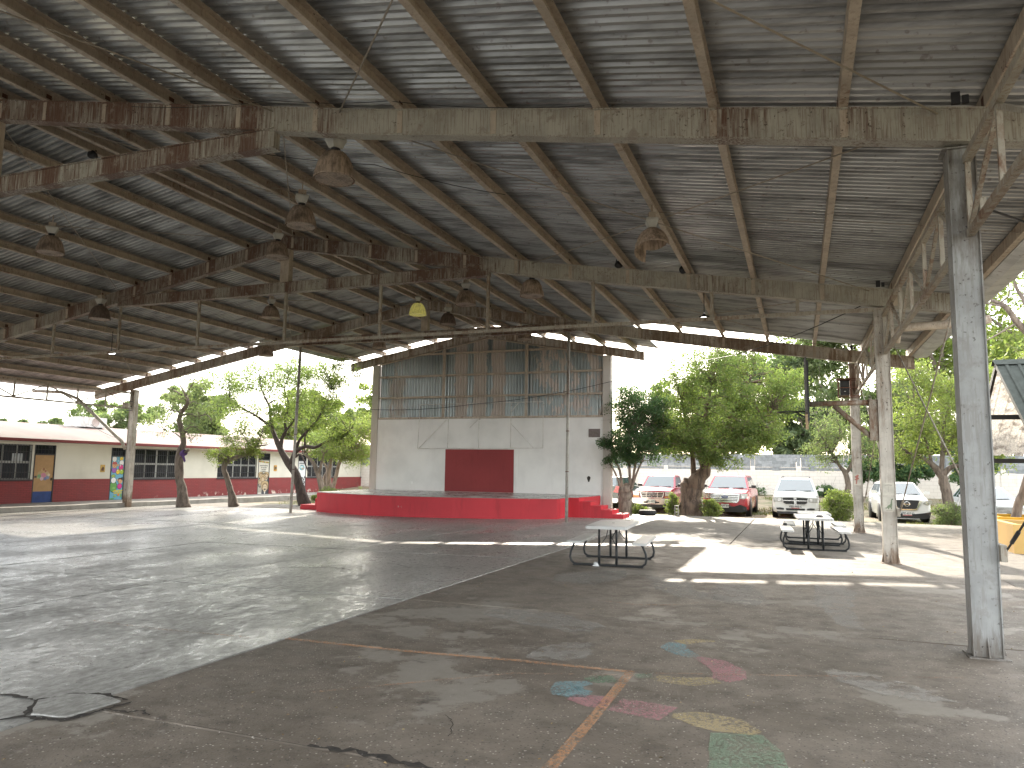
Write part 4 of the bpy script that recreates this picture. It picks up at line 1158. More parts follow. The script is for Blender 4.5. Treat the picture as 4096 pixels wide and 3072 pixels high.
            def man(u, v, s, moust=True):
                dsc(u, v - .10 * s, .28 * s, (.06, .06, .07), 1, 1.1); dsc(u, v - .11 * s, .07 * s, (.7, .68, .62), .7, 1.6)
                dsc(u, v + .06 * s, .36 * s, K, 1, .80); dsc(u, v + .06 * s, .335 * s, TAN, 1, .80); dsc(u, v + .03 * s, .25 * s, (.26, .17, .09), 1, .9)
                dsc(u, v, .18 * s, SKIN, 1, 1.15)
                if moust: dsc(u, v - .035 * s, .10 * s, K, 1, .35)
                dsc(u - .07 * s, v + .03 * s, .025 * s, K, 1.3, .6); dsc(u + .07 * s, v + .03 * s, .025 * s, K, 1.3, .6)
            rct(0, .45, .05, .55, (.50, .47, .40))
            man(.25, .52, .75); man(.78, .50, .85); man(.45, .42, .8, False); man(.2, .33, .6); man(.68, .18, 1.15)
            for k in range(6): rct(.06, .4, .06 + .035 * k, .075 + .035 * k, (.36, .33, .27))
        else:
            rct(.1, .9, .93, .955, K)
            for k in range(7): rct(.14 + .12 * k, .17 + .12 * k, .86 + .01 * (k % 3), .93, K)
            dsc(.5, .80, .36, K, 1, .62); dsc(.5, .80, .33, (.16, .42, .46), 1, .6); dsc(.45, .82, .18, (.55, .65, .66), 1.3, .5); dsc(.6, .77, .15, (.5, .3, .2), 1, .5)
            for k in range(34):
                u, v = random.uniform(.06, .94), random.uniform(.22, .50); dsc(u, v, random.uniform(.03, .07), K, random.uniform(.5, 1.6), random.uniform(.4, 1.4), 7)
            for k in range(10): dsc(random.uniform(.05, .95), random.uniform(.02, .1), .05, K, 1, .6, 6)
        if mb.v: tag(obj('door_print', mb, mats, d, fix=False), kind='stuff')
        if kind == 'hats':
            xx_ = F + .0004
            tm = MB()
            for k, (tx, sz) in enumerate((('somos herederos', .125), ('de una lucha', .125), ('que buscó', .125), ('justicia', .15), ('y libertad', .14))):
                text_mb(tx, sz * .82, (xx_ + .0055, cy, zb + H_ * (.845 - .058 * k)), xdir=(0, 1, 0), align='CENTER', mb=tm, bold=.003)
            tag(obj('lettering', tm, M['black'], d, fix=False), kind='stuff')
        if kind == 'sketch':
            obj('lettering', text_mb('bienvenidos', .11, (F + .0200, cy, zb + H_ * .64), xdir=(0, 1, 0)), M['bar'], d, fix=False) if False else None
        mb = MB(); mb.box(BX - .0095, BX + .025, y1 - .14, y1 - .10, 1.0, 1.12); obj('handle', mb, M['bar'], d)
t = notice(25.95, 1.53, .25, .34, (.55, .36, .10), 'orange notice with a dark picture beside the balloon door')
mb = MB(); mb.poly([(.0046, -.09, .08), (.0046, .06, .05), (.0046, .09, .2), (.0046, .0, .26), (.0046, -.06, .17)]); obj('notice_picture', mb, M['rusty'], t, world=False)
t = notice(38.25, 1.62, .30, .36, (.60, .33, .07), 'orange notice with a number beside the door with painted hats')
obj('lettering', text_mb('28', .24, (.0047, 0, .18), xdir=(0, 1, 0), bold=.012), M['bar'], t, world=False, fix=False)
t = notice(18.55, 1.42, .36, .32, (.58, .40, .20), 'tan paper stuck behind the bars of the left window', dx=-.08)
t = notice(21.9, 1.95, .45, .34, (.5, .53, .55), 'pale sheet of paper in the left window beside the brown door', dx=-.08)
# air conditioner on the school roof
ac = thing('air_conditioner', 'white outdoor air conditioner unit on the school roof', 'air conditioner', (-33.7, 28.2, 3.55))
mb = MB(); mb.box(-.35, .35, -.75, .75, .02, .52); obj('casing', mb, plain('ac_white', (.62, .60, .58), .5), ac, world=False)
mb = MB(); mb.lathe([(.001, .352), (.20, .352), (.21, .36), (.22, .351)], 20, (0, .1, .28), axis='x'); obj('fan_grille', mb, plain('ac_grille', (.42, .34, .31), .6), ac, world=False)
for yy in (-.5, .5):
    mb = MB(); mb.box(-.3, .3, yy - .04, yy + .04, -.12, .018); obj('foot', mb, M['dark'], ac, world=False)
cable([(-33.3, 28.0, 3.7), (-30.5, 27.0, 3.0), (-27.75, 25.45, 2.6)], .012, 'cable running from the roof air conditioner to the left column')
# ------------------------------------------------------------------ picnic tables
M['plastic'] = plain('pale_grey_plastic', (.56, .56, .55), .42, var=.05)
M['tube'] = plain('black_powder_coat', (.018, .02, .022), .42, spec=.4)
def board(mb, x0, x1, y0, y1, z0, z1, r=.03):
    c = [(x0 + r, y0), (x1 - r, y0), (x1, y0 + r), (x1, y1 - r), (x1 - r, y1), (x0 + r, y1), (x0, y1 - r), (x0, y0 + r)]
    a = [(x, y, z0) for x, y in c]; t1 = [(x, y, z1 - .008) for x, y in c]
    cx_, cy_ = (x0 + x1) / 2, (y0 + y1) / 2
    t2 = [(x + (.008 if x < cx_ else -.008), y + (.008 if y < cy_ else -.008), z1) for x, y in c]
    n = 8; mb.add(a + t1 + t2, [tuple(range(7, -1, -1)), tuple(range(16, 24))] + [(i, (i + 1) % n, n + (i + 1) % n, n + i) for i in range(n)] + [(n + i, n + (i + 1) % n, 2 * n + (i + 1) % n, 2 * n + i) for i in range(n)])
def picnic(loc, rz, label, L=1.83):
    t = thing('picnic_table', label, 'picnic table', loc, rz, group='folding picnic tables on the court')
    mb = MB(); board(mb, -.38, .38, -L / 2, L / 2, .69, .748); tt = obj('tabletop', mb, M['plastic'], t, world=False, sharp=35)
    mb = MB(); mb.lathe([(.001, .7482), (.022, .7482), (.026, .751), (.03, .7482)], 12); obj('parasol_hole', mb, M['dark'], tt, world=False)
    for s in (-1, 1):
        mb = MB(); board(mb, s * .60 - .13, s * .60 + .13, -L / 2, L / 2, .42, .465, .02); obj('bench', mb, M['plastic'], t, world=False, sharp=35)
    for yy in (-.68, .68):
        mb = MB()
        half = [(.60, .425), (.64, .38), (.69, .26), (.705, .16), (.685, .08), (.63, .036), (.56, .026)]
        P = [(-x, yy, z) for x, z in half] + [(x, yy, z) for x, z in reversed(half)]
        mb.tube(P, .021, 8); obj('frame', mb, M['tube'], t, world=False)
        for s in (-1, 1):
            mb = MB(); mb.tube([(s * .16, yy, .026), (s * .16, yy, .40)], .024, 8); mb.tube([(s * .16, yy, .40), (s * .16, yy, .70)], .020, 8); obj('leg', mb, M['tube'], t, world=False)
            mb = MB(); mb.tube([(s * .16, yy - math.copysign(.02, yy), .36), (s * .05, yy * .80, .52), (s * .02, yy * .70, .70)], .008, 5); obj('brace', mb, M['tube'], t, world=False)
            mb = MB(); mb.box(s * .60 - .05, s * .60 + .05, yy - .03, yy + .03, .005, .02); obj('foot', mb, M['tube'], t, world=False)
    return t
picnic((-3.38, 14.52, 0), R(4.5), 'nearer picnic table with pale grey top standing on the brown floor')
pt2 = picnic((.28, 19.55, 0), R(3.5), 'picnic table behind in the sun beside the middle column')
picnic((.33, 21.45, 0), R(2.0), 'picnic table pushed up behind another, farthest from the camera', L=1.5)
mb = MB(); pts = blob([(-.09, -.06), (.04, -.08), (.11, 0), (.03, .07), (-.07, .06)], 0, .015, 3)
mb.hexa([(x + .42, y + 19.05, .7495) for x, y, z in pts], [(x * .5 + .42, y * .5 + 19.05, .80) for x, y, z in pts])
solo('crumpled_cloth', mb, plain('grey_cloth', (.16, .15, .15), .9), (.42, 19.05, .747), 'crumpled dark cloth lying on the far picnic table', 'cloth')
mb = MB(); mb.box(-.40, -.31, 20.2, 20.26,     .4655, .52)
solo('small_box', mb, M['dark'], (-.35, 20.23, .4625), 'small dark box on the left bench of the far picnic table', 'box')
mb = MB(); mb.lathe([(.032, 0), (.045, .015), (.045, .05), (.032, .065)], 10, (-3.55, 13.84, .01)); mb.hexa([(-3.61, 13.8, .0), (-3.48, 13.79, .0), (-3.46, 13.87, .0), (-3.6, 13.88, .0)], [(-3.57, 13.81, .06), (-3.5, 13.8, .05), (-3.49, 13.86, .03), (-3.58, 13.86, .07)])
solo('tape_wrap', mb, M['gutter'], (-3.54, 13.83, 0), 'silvery tape wrapped round the foot rail of the nearer picnic table', 'tape')

# ------------------------------------------------------------------ basketball hoop
hp = thing('basketball_hoop', 'basketball backboard and rim on a braced arm seen edge-on', 'basketball hoop', (XR, 16.99, 2.45))
yh = 16.99
M['board_edge'] = plain('weathered_board', (.10, .095, .09), .7)
mb = MB(); mb.box(.165, .20, yh - .90, yh + .90, 2.98, 4.08); bd = obj('backboard', mb, M['board_edge'], hp)
for yy in (-.55, 0, .55):
    mb = MB(); mb.box(.203, .24, yh + yy - .02, yh + yy + .02, 2.80, 4.06); obj('backing_bar', mb, M['dark'], bd)
mb = MB(); mb.box(.16, .215, yh - .30, yh - .24, 2.66, 2.978); obj('board_stub', mb, plain('bare_wood', (.50, .36, .22), .8), bd)
mb = MB(); mb.tube([(.163 - .10 - .225 + .225 * math.cos(a), yh + .225 * math.sin(a), 3.04 - .0) for a in [k * 2 * math.pi / 28 for k in range(29)]], .013, 6, cap=False)
obj('rim', mb, M['dark'], hp)
mb = MB()
for s in (-1, 1):
    mb.tube([(.163, yh + s * .10, 3.05), (.0, yh + s * .14, 3.045), (-.16, yh + s * .21, 3.042)], .008, 5); mb.tube([(.163, yh + s * .06, 2.93), (-.02, yh + s * .14, 3.035)], .008, 5)
obj('rim_bracket', mb, M['dark'], hp)
mb = MB(); mb.tube([(.24, yh, 3.20), (1.40, yh, 3.22)], .055, 12); obj('arm', mb, M['truss'], hp)
mb = MB(); mb.tube([(.72, yh, 3.16), (1.40, yh, 2.52)], .05, 12); obj('brace', mb, M['truss'], hp)
mb = MB(); mb.box(1.38, 1.535, yh - .09, yh + .09, 2.44, 3.27); obj('mounting_plate', mb, M['truss'], hp)

# ------------------------------------------------------------------ caged loudspeaker
ls = thing('loudspeaker', 'black loudspeaker in a rusty cage on the far right column', 'loudspeaker', (1.38, 25.0, 4.1))
M['cage'] = steel('rusty_cage', (.25, .10, .05), rust=(.12, .045, .025), amt=.7)
mb = MB(); mb.box(-.13, .13, -.17, .12, .04, .47); obj('cabinet', mb, M['black'], ls, world=False)
mb = MB(); mb.lathe([(.001, -.155), (.05, -.158), (.095, -.176), (.105, -.172)], 18, (0, 0, .15), axis='y'); obj('woofer', mb, M['dark'], ls, world=False)
mb = MB(); mb.hexa([(-.10, -.172, .30), (.10, -.172, .30), (.10, -.172, .42), (-.10, -.172, .42)], [(-.03, -.15, .34), (.03, -.15, .34), (.03, -.15, .38), (-.03, -.15, .38)]); obj('horn', mb, M['dark'], ls, world=False)
mb = MB(); mb.box(-.025, .025, -.180, -.177, .135, .155); obj('badge', mb, M['ballast'], ls, world=False)
mb = MB()
for x in (-.18, .17, .44):
    for y_ in (-.22, .18):
        if x == .44 and y_ > 0: continue
        mb.box(x - .013, x + .013, y_ - .013, y_ + .013, 0, .52)
for z in (0, .255, .52):
    mb.box(-.18, .44, -.228, -.202, z - .013, z + .013); mb.box(-.18, .44, .170, .195, z - .013, z + .013)
    for x in (-.18, .17): mb.box(x - .012, x + .012, -.21, .18, z - .012, z + .012)
mb.box(-.24, .20, -.24, .2, .534, .54)
obj('cage', mb, M['cage'], ls, world=False)

# ------------------------------------------------------------------ drawings taped to the columns
def sheetp(x, y, z, w, hgt, lab, shapes, rotz=0):
    t = thing('drawing_sheet', lab, 'drawing', (x, y, z), rotz, group='paper drawings on the columns')
    mb = MB(); mb.box(-w / 2, w / 2, -.003, 0, 0, hgt); obj('paper', mb, plain('drawing_paper', (.60, .57, .50), .85), t, world=False)
    for nm_, pts, col in shapes:
        mb = MB(); mb.poly([(a * w, -.0042, b_ * hgt) for a, b_ in pts]); obj(nm_, mb, plain('drawing_ink', col, .8), t, world=False, fix=False)
    return t
DINO = [(-.40, .24), (-.22, .28), (-.12, .40), (.0, .46), (.10, .52), (.14, .70), (.18, .84), (.26, .90), (.34, .86), (.32, .80), (.25, .80), (.24, .66), (.24, .48), (.20, .34), (.20, .16), (.12, .16), (.10, .28), (.0, .28), (-.02, .16), (-.10, .16), (-.12, .26), (-.24, .2)]
sheetp(XR + .13, 16.855 + .02, 1.02, .22, .29, 'paper with a green long-necked dinosaur on the middle column', [('printed_dinosaur', DINO, (.20, .25, .16)), ('printed_caption', [(-.25, .06), (.25, .06), (.25, .1), (-.25, .1)], (.4, .36, .30))])
sheetp(XR + .13, 16.855 + .02, 1.34, .22, .25, 'faded paper above the dinosaur drawing on the middle column', [('printed_bar', [(-.32, .78), (.32, .78), (.28, .84), (0, .88), (-.28, .84)], (.40, .37, .32)), ('printed_stem', [(-.03, .25), (.03, .25), (.03, .72), (-.03, .72)], (.5, .46, .40))])
BOLT = [(-.3, .75), (.1, .95), (.25, .88), (.12, .7), (.3, .55), (.05, .5), (-.05, .1), (-.2, .12), (-.12, .42), (-.34, .5), (-.1, .6)]
sheetp(XR + .11, 25.225 + .02, 1.42, .22, .34, 'paper with a red zigzag figure on the far column', [('printed_figure', BOLT, (.50, .20, .16))])

# ------------------------------------------------------------------ planters, shelter, tyre, block
M['yellow'] = painted('yellow_planter_paint', (.70, .37, .01), chip=(.5, .2, .03), amt=.25, rough=.55, grime=.15)
M['ochre'] = painted('ochre_planter_paint', (.60, .38, .12), chip=(.4, .3, .2), amt=.2, rough=.6, grime=.2)
M['soil'] = plain('planter_soil', (.09, .065, .045), .95, sc=12)
def planter(loc, w, d, hgt, mat, lab):
    t = thing('tree_planter', lab, 'planter', loc, group='square tree planters')
    mb = MB()
    for a, b_, c, e in ((-w / 2, w / 2, -d / 2, -d / 2 + .15), (-w / 2, w / 2, d / 2 - .15, d / 2), (-w / 2, -w / 2 + .15, -d / 2 + .15, d / 2 - .15), (w / 2 - .15, w / 2, -d / 2 + .15, d / 2 - .15)): mb.box(a, b_, c, e, -.03, hgt)
    obj('planter_wall', mb, mat, t, world=False)
    mb = MB(); mb.box(-w / 2 + .151, w / 2 - .151, -d / 2 + .151, d / 2 - .151, -.02, hgt - .12); obj('soil', mb, M['soil'], t, world=False)
    return t
planter((6.25, 25.45, 0), 2.3, 2.1, .64, M['yellow'], 'bright yellow planter with a tree behind the near column')
planter((5.75, 21.75, 0), 2.3, 2.2, .65, M['ochre'], 'sunlit ochre planter at the right edge of the picture')
sh = thing('shelter_roof', 'steep metal shelter roof with ribbed underside at the right edge', 'shelter', (9, 24.5, 0))
M['green_sheet'] = plain('dark_green_sheet', (.06, .068, .062), .85, .0, spec=.1); M['cream_sheet'] = lampmat('pale_translucent_sheet', (.80, .75, .68))
yr, zr, x0, x1 = 24.6, 4.96, 5.28, 13.0
def slope_sheet(dy, dz, mat, name, out):
    mb = MB(); nrib = 26; st = (x1 - x0) / nrib
    prof = []
    for k in range(nrib):
        a = x0 + k * st; prof += [(a, 0), (a + st * .62, 0), (a + st * .70, .05), (a + st * .92, .05)]
    prof.append((x1, 0)); n = len(prof)
    vs = [(x, yr, zr + d) for x, d in prof] + [(x, yr + dy, zr + dz + d) for x, d in prof]
    mb.add(vs, [(i, i + 1, n + i + 1, n + i) for i in range(n - 1)])
    return obj(name, mb, mat, sh, fix=False)
slope_sheet(3.6, -2.55, M['cream_sheet'], 'far_slope', 1); slope_sheet(-3.4, -2.4, M['green_sheet'], 'near_slope', -1)
mb = MB(); mb.hexa([(x0 - .05, yr - .22, zr - .09), (x0 - .05, yr, zr + .07), (x0 - .05, yr + .22, zr - .09), (x0 - .05, yr, zr + .05)], [(x1, yr - .22, zr - .09), (x1, yr, zr + .07), (x1, yr + .22, zr - .09), (x1, yr, zr + .05)]); obj('ridge_cap', mb, M['green_sheet'], sh)
for dy, dz in ((3.6, -2.55), (-3.4, -2.4)):
    for xx_ in (x0 + .04, 9.2, 12.9):
        mb = MB(); mb.beam((xx_, yr, zr - .09), (xx_, yr + dy, zr + dz - .09), .07, .13); obj('rafter', mb, M['dark'], sh)
for f in (.48, .98):
    mb = MB(); mb.beam((x0 + .08, yr + 3.6 * f, zr - 2.55 * f - .22), (x1, yr + 3.6 * f, zr - 2.55 * f - .22), .08, .14); obj('purlin', mb, M['dark'], sh)
for xx_, yy in ((8.6, yr + 3.3), (12.8, yr + 3.3), (8.6, yr - 3.1), (12.8, yr - 3.1)):
    mb = MB(); mb.box(xx_ - .06, xx_ + .06, yy - .06, yy + .06, -.03, 2.44); obj('post', mb, M['dark'], sh)
ty = thing('tyre', 'old black tyre lying flat at the edge of the paving', 'tyre', (-5.75, 30.75, 0))
mb = MB(); mb.lathe([(.20, .03), (.30, .0), (.345, .04), (.355, .10), (.345, .16), (.30, .20), (.20, .17), (.19, .10), (.20, .03)], 30); obj('rubber', mb, plain('tyre_rubber', (.022, .022, .023), .75), ty, world=False, sharp=60)
mb = MB(); mb.lathe([(.001, .12), (.20, .13)], 24); obj('dirt_fill', mb, M['soil'], ty, world=False)
cbk = thing('cinder_block', 'grey hollow concrete block standing on end beside the big trunk', 'concrete block', (-4.62, 30.95, 0))
mb = MB()
for x in (-.075, .055): mb.box(x, x + .02, -.1, .1, 0, .40)
for z in (0, .125, .25, .38): mb.box(-.055, .055, -.1, .1, z, z + .022)
obj('block_body', mb, M['kerb'], cbk, world=False)

# ------------------------------------------------------------------ boundary wall
bw = thing('boundary_wall', 'long block wall, painted white below and bare grey above', 'wall', (3, 48, 0))
m, nt, b = nm('painted_blocks')
bt = N(nt, 'ShaderNodeTexBrick'); bt.inputs['Scale'].default_value = 1; bt.inputs['Brick Width'].default_value = .4; bt.inputs['Row Height'].default_value = .2; bt.inputs['Mortar Size'].default_value = .008
bt.inputs['Color1'].default_value = (.66, .62, .57, 1); bt.inputs['Color2'].default_value = (.63, .59, .54, 1); bt.inputs['Mortar'].default_value = (.50, .46, .42, 1)
tc = N(nt, 'ShaderNodeNewGeometry'); sp = N(nt, 'ShaderNodeSeparateXYZ'); cb = N(nt, 'ShaderNodeCombineXYZ')
nt.links.new(tc.outputs['Position'], sp.inputs[0]); nt.links.new(sp.outputs[0], cb.inputs[0]); nt.links.new(sp.outputs[2], cb.inputs[1]); nt.links.new(cb.outputs[0], bt.inputs['Vector'])
nt.links.new(mixc(nt, ramp(nt, noise(nt, (.8, .8, .3), detail=7, rough=.7), .55, .75, 0, .6), bt.outputs['Color'], (.40, .36, .31)), b.inputs['Base Color']); b.inputs['Roughness'].default_value = .9
M['pblock'] = m
M['gblock'] = [plain('grey_block', c_, .9) for c_ in ((.27, .285, .295), (.23, .245, .255), (.31, .325, .335))]
for k in range(-14, 22):
    xa = k * 2.6
    mb = MB(); mb.box(xa + .13, xa + 2.6 - .13, 48, 48.15, .1, 1.90); obj('white_panel', mb, M['pblock'], bw)
    mb = MB(); mb.box(xa - .128, xa + .128, 47.97, 48.18, .1, 2.14); obj('wall_column', mb, M['pblock'], bw)
    mb = MB(); mb.box(xa + .13, xa + 2.47, 47.985, 48.165, 1.905, 2.10); obj('tie_beam', mb, M['gblock'][1], bw)
    if -8 < k < 12:
        mb = MB(); mb.box(xa + .131, xa + 2.469, 48.02, 48.14, 2.104, 2.86); obj('mortar_core', mb, M['gblock'][1], bw)
        pal = [MB() for _ in range(3)]
        for r_ in range(4):
            off = .2 if r_ % 2 else 0
            x = xa + .13
            while x < xa + 2.46:
                w = (.2 if (x == xa + .13 and off) else .4); x2 = min(x + w, xa + 2.47)
                pal[random.randrange(3)].box(x + .006, x2 - .006, 48 + random.uniform(0, .008), 48.15, 2.105 + r_ * .19, 2.105 + r_ * .19 + .178); x = x2
        for q in range(3):
            if pal[q].v: o_ = obj('grey_blocks', pal[q], M['gblock'][q], bw); o_['kind'] = 'stuff'
    else:
        mb = MB(); mb.box(xa + .13, xa + 2.47, 48, 48.15, 2.105, 2.86); obj('grey_panel', mb, M['gblock'][0], bw)
    mb = MB(); mb.box(xa - .12, xa + .12, 47.99, 48.17, 2.145, 2.86); obj('wall_column', mb, M['gblock'][0], bw)
# ------------------------------------------------------------------ cars (front faces -Y, origin on the ground under the front bumper)
def paint(name, col, rough=.25, metal=0.0):
    m, nt, b = nm(name)
    d = noise(nt, 1.5, detail=5)
    nt.links.new(mixc(nt, ramp(nt, d, .4, .75, 0, .3), col, tuple(q * .8 + .03 for q in col)), b.inputs['Base Color'])
    b.inputs['Roughness'].default_value = rough; b.inputs['Metallic'].default_value = metal
    b.inputs['Coat Weight'].default_value = .7; b.inputs['Coat Roughness'].default_value = .08
    return m
M['car_white'] = paint('white_car_paint', (.74, .74, .73)); M['car_silver'] = paint('silver_car_paint', (.66, .67, .68), .3, .3)
M['car_red'] = paint('red_car_paint', (.42, .014, .028)); M['car_maroon'] = paint('wine_car_paint', (.34, .03, .055)); M['car_dark'] = paint('dark_green_car_paint', (.03, .05, .045))
m, nt, b = nm('windscreen'); b.inputs['Base Color'].default_value = (.05, .075, .085, 1); b.inputs['Roughness'].default_value = .04; b.inputs['Specular IOR Level'].default_value = .9; b.inputs['Coat Weight'].default_value = 1
M['glass'] = m
M['chrome'] = plain('chrome', (.62, .62, .62), .16, 1.0, var=.03)
M['tyre'] = plain('car_tyre', (.02, .02, .02), .8); M['rim'] = plain('alloy_rim', (.42, .42, .43), .35, .7)
M['lampglass'] = plain('headlamp', (.56, .56, .54), .12, .35, coat=1); M['amber'] = plain('amber_lens', (.55, .20, .03), .2, coat=1); M['redlens'] = plain('red_lens', (.42, .015, .02), .2, coat=1)
M['trim'] = plain('black_trim', (.014, .014, .015), .55)
M['plate'] = plain('number_plate', (.62, .62, .60), .5); M['plate_ink'] = plain('plate_ink', (.05, .06, .08), .6); M['blue_oval'] = plain('blue_badge', (.02, .04, .16), .3)
def ring_body(stations, n_side=1):
    """closed body: (y, half width, z bottom, z top, crown)"""
    mb = MB(); rows = []
    for (y, w, zb, zt) in stations:
        hgt = zt - zb
        half = [(w * .80, zb), (w * .97, zb + .07 * hgt), (w, zb + .32 * hgt), (w * .995, zb + .62 * hgt), (w * .965, zb + .86 * hgt), (w * .90, zb + .965 * hgt), (w * .72, zt - .004), (w * .36, zt + .012), (0, zt + .018)]
        row = [(x, y, z) for x, z in half] + [(-x, y, z) for x, z in reversed(half[:-1])]
        rows.append(row)
    n = len(rows[0]); vs = [q for r in rows for q in r]
    fs = [(i * n + k, i * n + (k + 1) % n, (i + 1) * n + (k + 1) % n, (i + 1) * n + k) for i in range(len(rows) - 1) for k in range(n)]
    mb.add(vs, fs, 0, True)
    mb.add(rows[0], [tuple(range(n))]); mb.add(rows[-1], [tuple(range(n - 1, -1, -1))])
    return mb
def lerp3(a, b, t): return tuple(a[i] * (1 - t) + b[i] * t for i in range(3))
def quad_in(p, u0, u1, v0, v1, off, th=.012):
    """panel inside a quad p (bl, br, tr, tl), pushed out along its normal"""
    P = [Vector(q) for q in p]; nrm = (P[1] - P[0]).cross(P[3] - P[0]).normalized()
    at = lambda u, v: P[0].lerp(P[1], u).lerp(P[3].lerp(P[2], u), v)
    q = [at(u0, v0), at(u1, v0), at(u1, v1), at(u0, v1)]
    mb = MB(); mb.hexa([k - nrm * .01 for k in q], [k + nrm * off for k in q]); return mb
def car(name, label, cat, loc, rz, body, cab, paintm, front, wheels=(.34, .8, 3.5), mirror=True, rear=False, group='cars parked beyond the court', rack=False, hoodcol=None):
    t = thing(name, label, cat, loc, rz, group=group)
    obj('body', ring_body(body), paintm, t, world=False, sharp=42)
    y1, y2, y3, y4, wb, wt, zb, zt = cab
    # cabin
    B = [(-wb, y1, zb), (wb, y1, zb), (wb * .98, y4, zb), (-wb * .98, y4, zb)]
    mb = MB(); rows = []
    def ring(f):
        out = []
        for k in range(4): out.append(lerp3(B[k], T[k], f))
        return out
    T = [(-wt, y2, zt - .035), (wt, y2, zt - .035), (wt * .97, y3, zt - .035), (-wt * .97, y3, zt - .035)]
    T2 = [(-wt * .86, y2 + .10, zt), (wt * .86, y2 + .10, zt), (wt * .84, y3 - .08, zt - .005), (-wt * .84, y3 - .08, zt - .005)]
    mb.add(B + T + T2, [(0, 1, 5, 4), (1, 2, 6, 5), (2, 3, 7, 6), (3, 0, 4, 7), (4, 5, 9, 8), (5, 6, 10, 9), (6, 7, 11, 10), (7, 4, 8, 11), (8, 9, 10, 11)])
    cb_ = obj('cabin', mb, paintm, t, world=False)
    obj('windscreen', quad_in([B[0], B[1], T[1], T[0]], .05, .95, .05, .93, .008), M['glass'], cb_, world=False)
    obj('rear_window', quad_in([B[2], B[3], T[3], T[2]], .08, .92, .12, .88, .008), M['glass'], cb_, world=False)
    for q in ([B[1], B[2], T[2], T[1]], [B[3], B[0], T[0], T[3]]):
        fl = q[0][0] < 0
        for (u0, u1) in ((.13, .42), (.46, .72), (.76, .93)):
            if fl: u0, u1 = 1 - u1, 1 - u0
            obj('side_window', quad_in(q, u0, u1, .10, .88, .006), M['glass'], cb_, world=False)
    if not rear:
        for s in (-.55, .25):
            a = Vector(lerp3(lerp3(B[0], B[1], .5 + s * .45), lerp3(T[0], T[1], .5 + s * .45), .06)); c = Vector(lerp3(lerp3(B[0], B[1], .5 + s * .45 + .26), lerp3(T[0], T[1], .5 + s * .45 + .26), .10))
            o = Vector((0, -.022, .012)); mb = MB(); mb.tube([a + o, c + o], .011, 5); obj('wiper', mb, M['trim'], t, world=False)
    if mirror:
        for s in (-1, 1):
            mb = MB(); mb.tube([(s * wb * .98, y1 + .32, zb + .07), (s * (wb + .10), y1 + .28, zb + .11)], .025, 6)
            x = s * (wb + .17); c = [(x - .09, y1 + .22, zb + .05), (x + .09, y1 + .22, zb + .05), (x + .10, y1 + .22, zb + .17), (x - .09, y1 + .22, zb + .19)]
            mb.hexa(c, [(a, b_ + .12, z_ + .005) for a, b_, z_ in c]); obj('mirror', mb, paintm if mirror is True else M[mirror], t, world=False)
    if rack:
        for s in (-1, 1):
            mb = MB(); mb.tube([(s * wt * .88, y2 + .25, zt), (s * wt * .88, y2 + .3, zt + .05), (s * wt * .86, y3 - .3, zt + .05), (s * wt * .86, y3 - .25, zt)], .018, 6); obj('roof_rail', mb, M['trim'], t, world=False)
        mb = MB(); mb.beam((-wt * .9, y2 + .6, zt + .075), (wt * .9, y2 + .6, zt + .075), .05, .02); obj('roof_bar', mb, M['rim'], t, world=False)
    rad, ya, yb = wheels
    wmax = max(s[1] for s in body)
    for y in (ya, yb):
        for s in (-1, 1):
            mb = MB(); pr = [(rad * .62, -.10), (rad * .96, -.10), (rad, -.07), (rad, .07), (rad * .96, .10), (rad * .62, .10)]
            mb.lathe([(r, q) for r, q in pr], 24, (s * (wmax - .12), y, rad), axis='x')
            w = obj('wheel', mb, M['tyre'], t, world=False, sharp=40)
            mb = MB(); mb.lathe([(.001, s * .075), (rad * .16, s * .078), (rad * .17, s * .06), (rad * .60, s * .055), (rad * .62, s * .09), (rad * .64, s * .095)], 20, (s * (wmax - .12), y, rad), axis='x')
            for k in range(5):
                a = k * 2 * math.pi / 5
                mb.beam((s * (wmax - .045), y + rad * .12 * math.cos(a), rad + rad * .12 * math.sin(a)), (s * (wmax - .035), y + rad * .6 * math.cos(a), rad + rad * .6 * math.sin(a)), .05, .02, up=(1, 0, 0))
            obj('rim', mb, M['rim'], w, world=False)
            mb = MB(); mb.lathe([(.001, s * .003), (rad + .07, s * .003), (rad + .085, s * -.03)], 24, (s * wmax, y, rad + .02), axis='x')
            mb.v = [q for q in mb.v]; obj('wheel_arch', mb, M['trim'], t, world=False)
    front(t)
    return t
def P(t, name, mb, mat, sharp=None): return obj(name, mb, M[mat] if isinstance(mat, str) else mat, t, world=False, sharp=sharp)
def slab_poly(pts, y0, y1):
    """polygon in x,z thickened from y0 (front) to y1"""
    mb = MB(); mb.hexa([(x, y0, z) for x, z in pts], [(x, y1, z) for x, z in pts]); return mb
def sym(pts): return pts + [(-x, z) for x, z in reversed(pts)]
def plate(t, z, txt, y=-.04, tint=None, top=None):
    p_ = P(t, 'number_plate', slab_poly(sym([(.165, z - .08), (.165, z + .08)]), y, y + .02), 'plate')
    tag(obj('lettering', text_mb(txt, .105, (0, y - .002, z + .005), bold=.003), M['plate_ink'], p_, world=False, fix=False), kind='stuff')
    if top: tag(obj('lettering', text_mb(top, .035, (0, y - .002, z + .062)), M['plate_ink'], p_, world=False, fix=False), kind='stuff')
    if tint: obj('plate_band', slab_poly(sym([(.16, z - .076), (.16, z - .045)]), y - .003, y - .001), tint, p_, world=False)
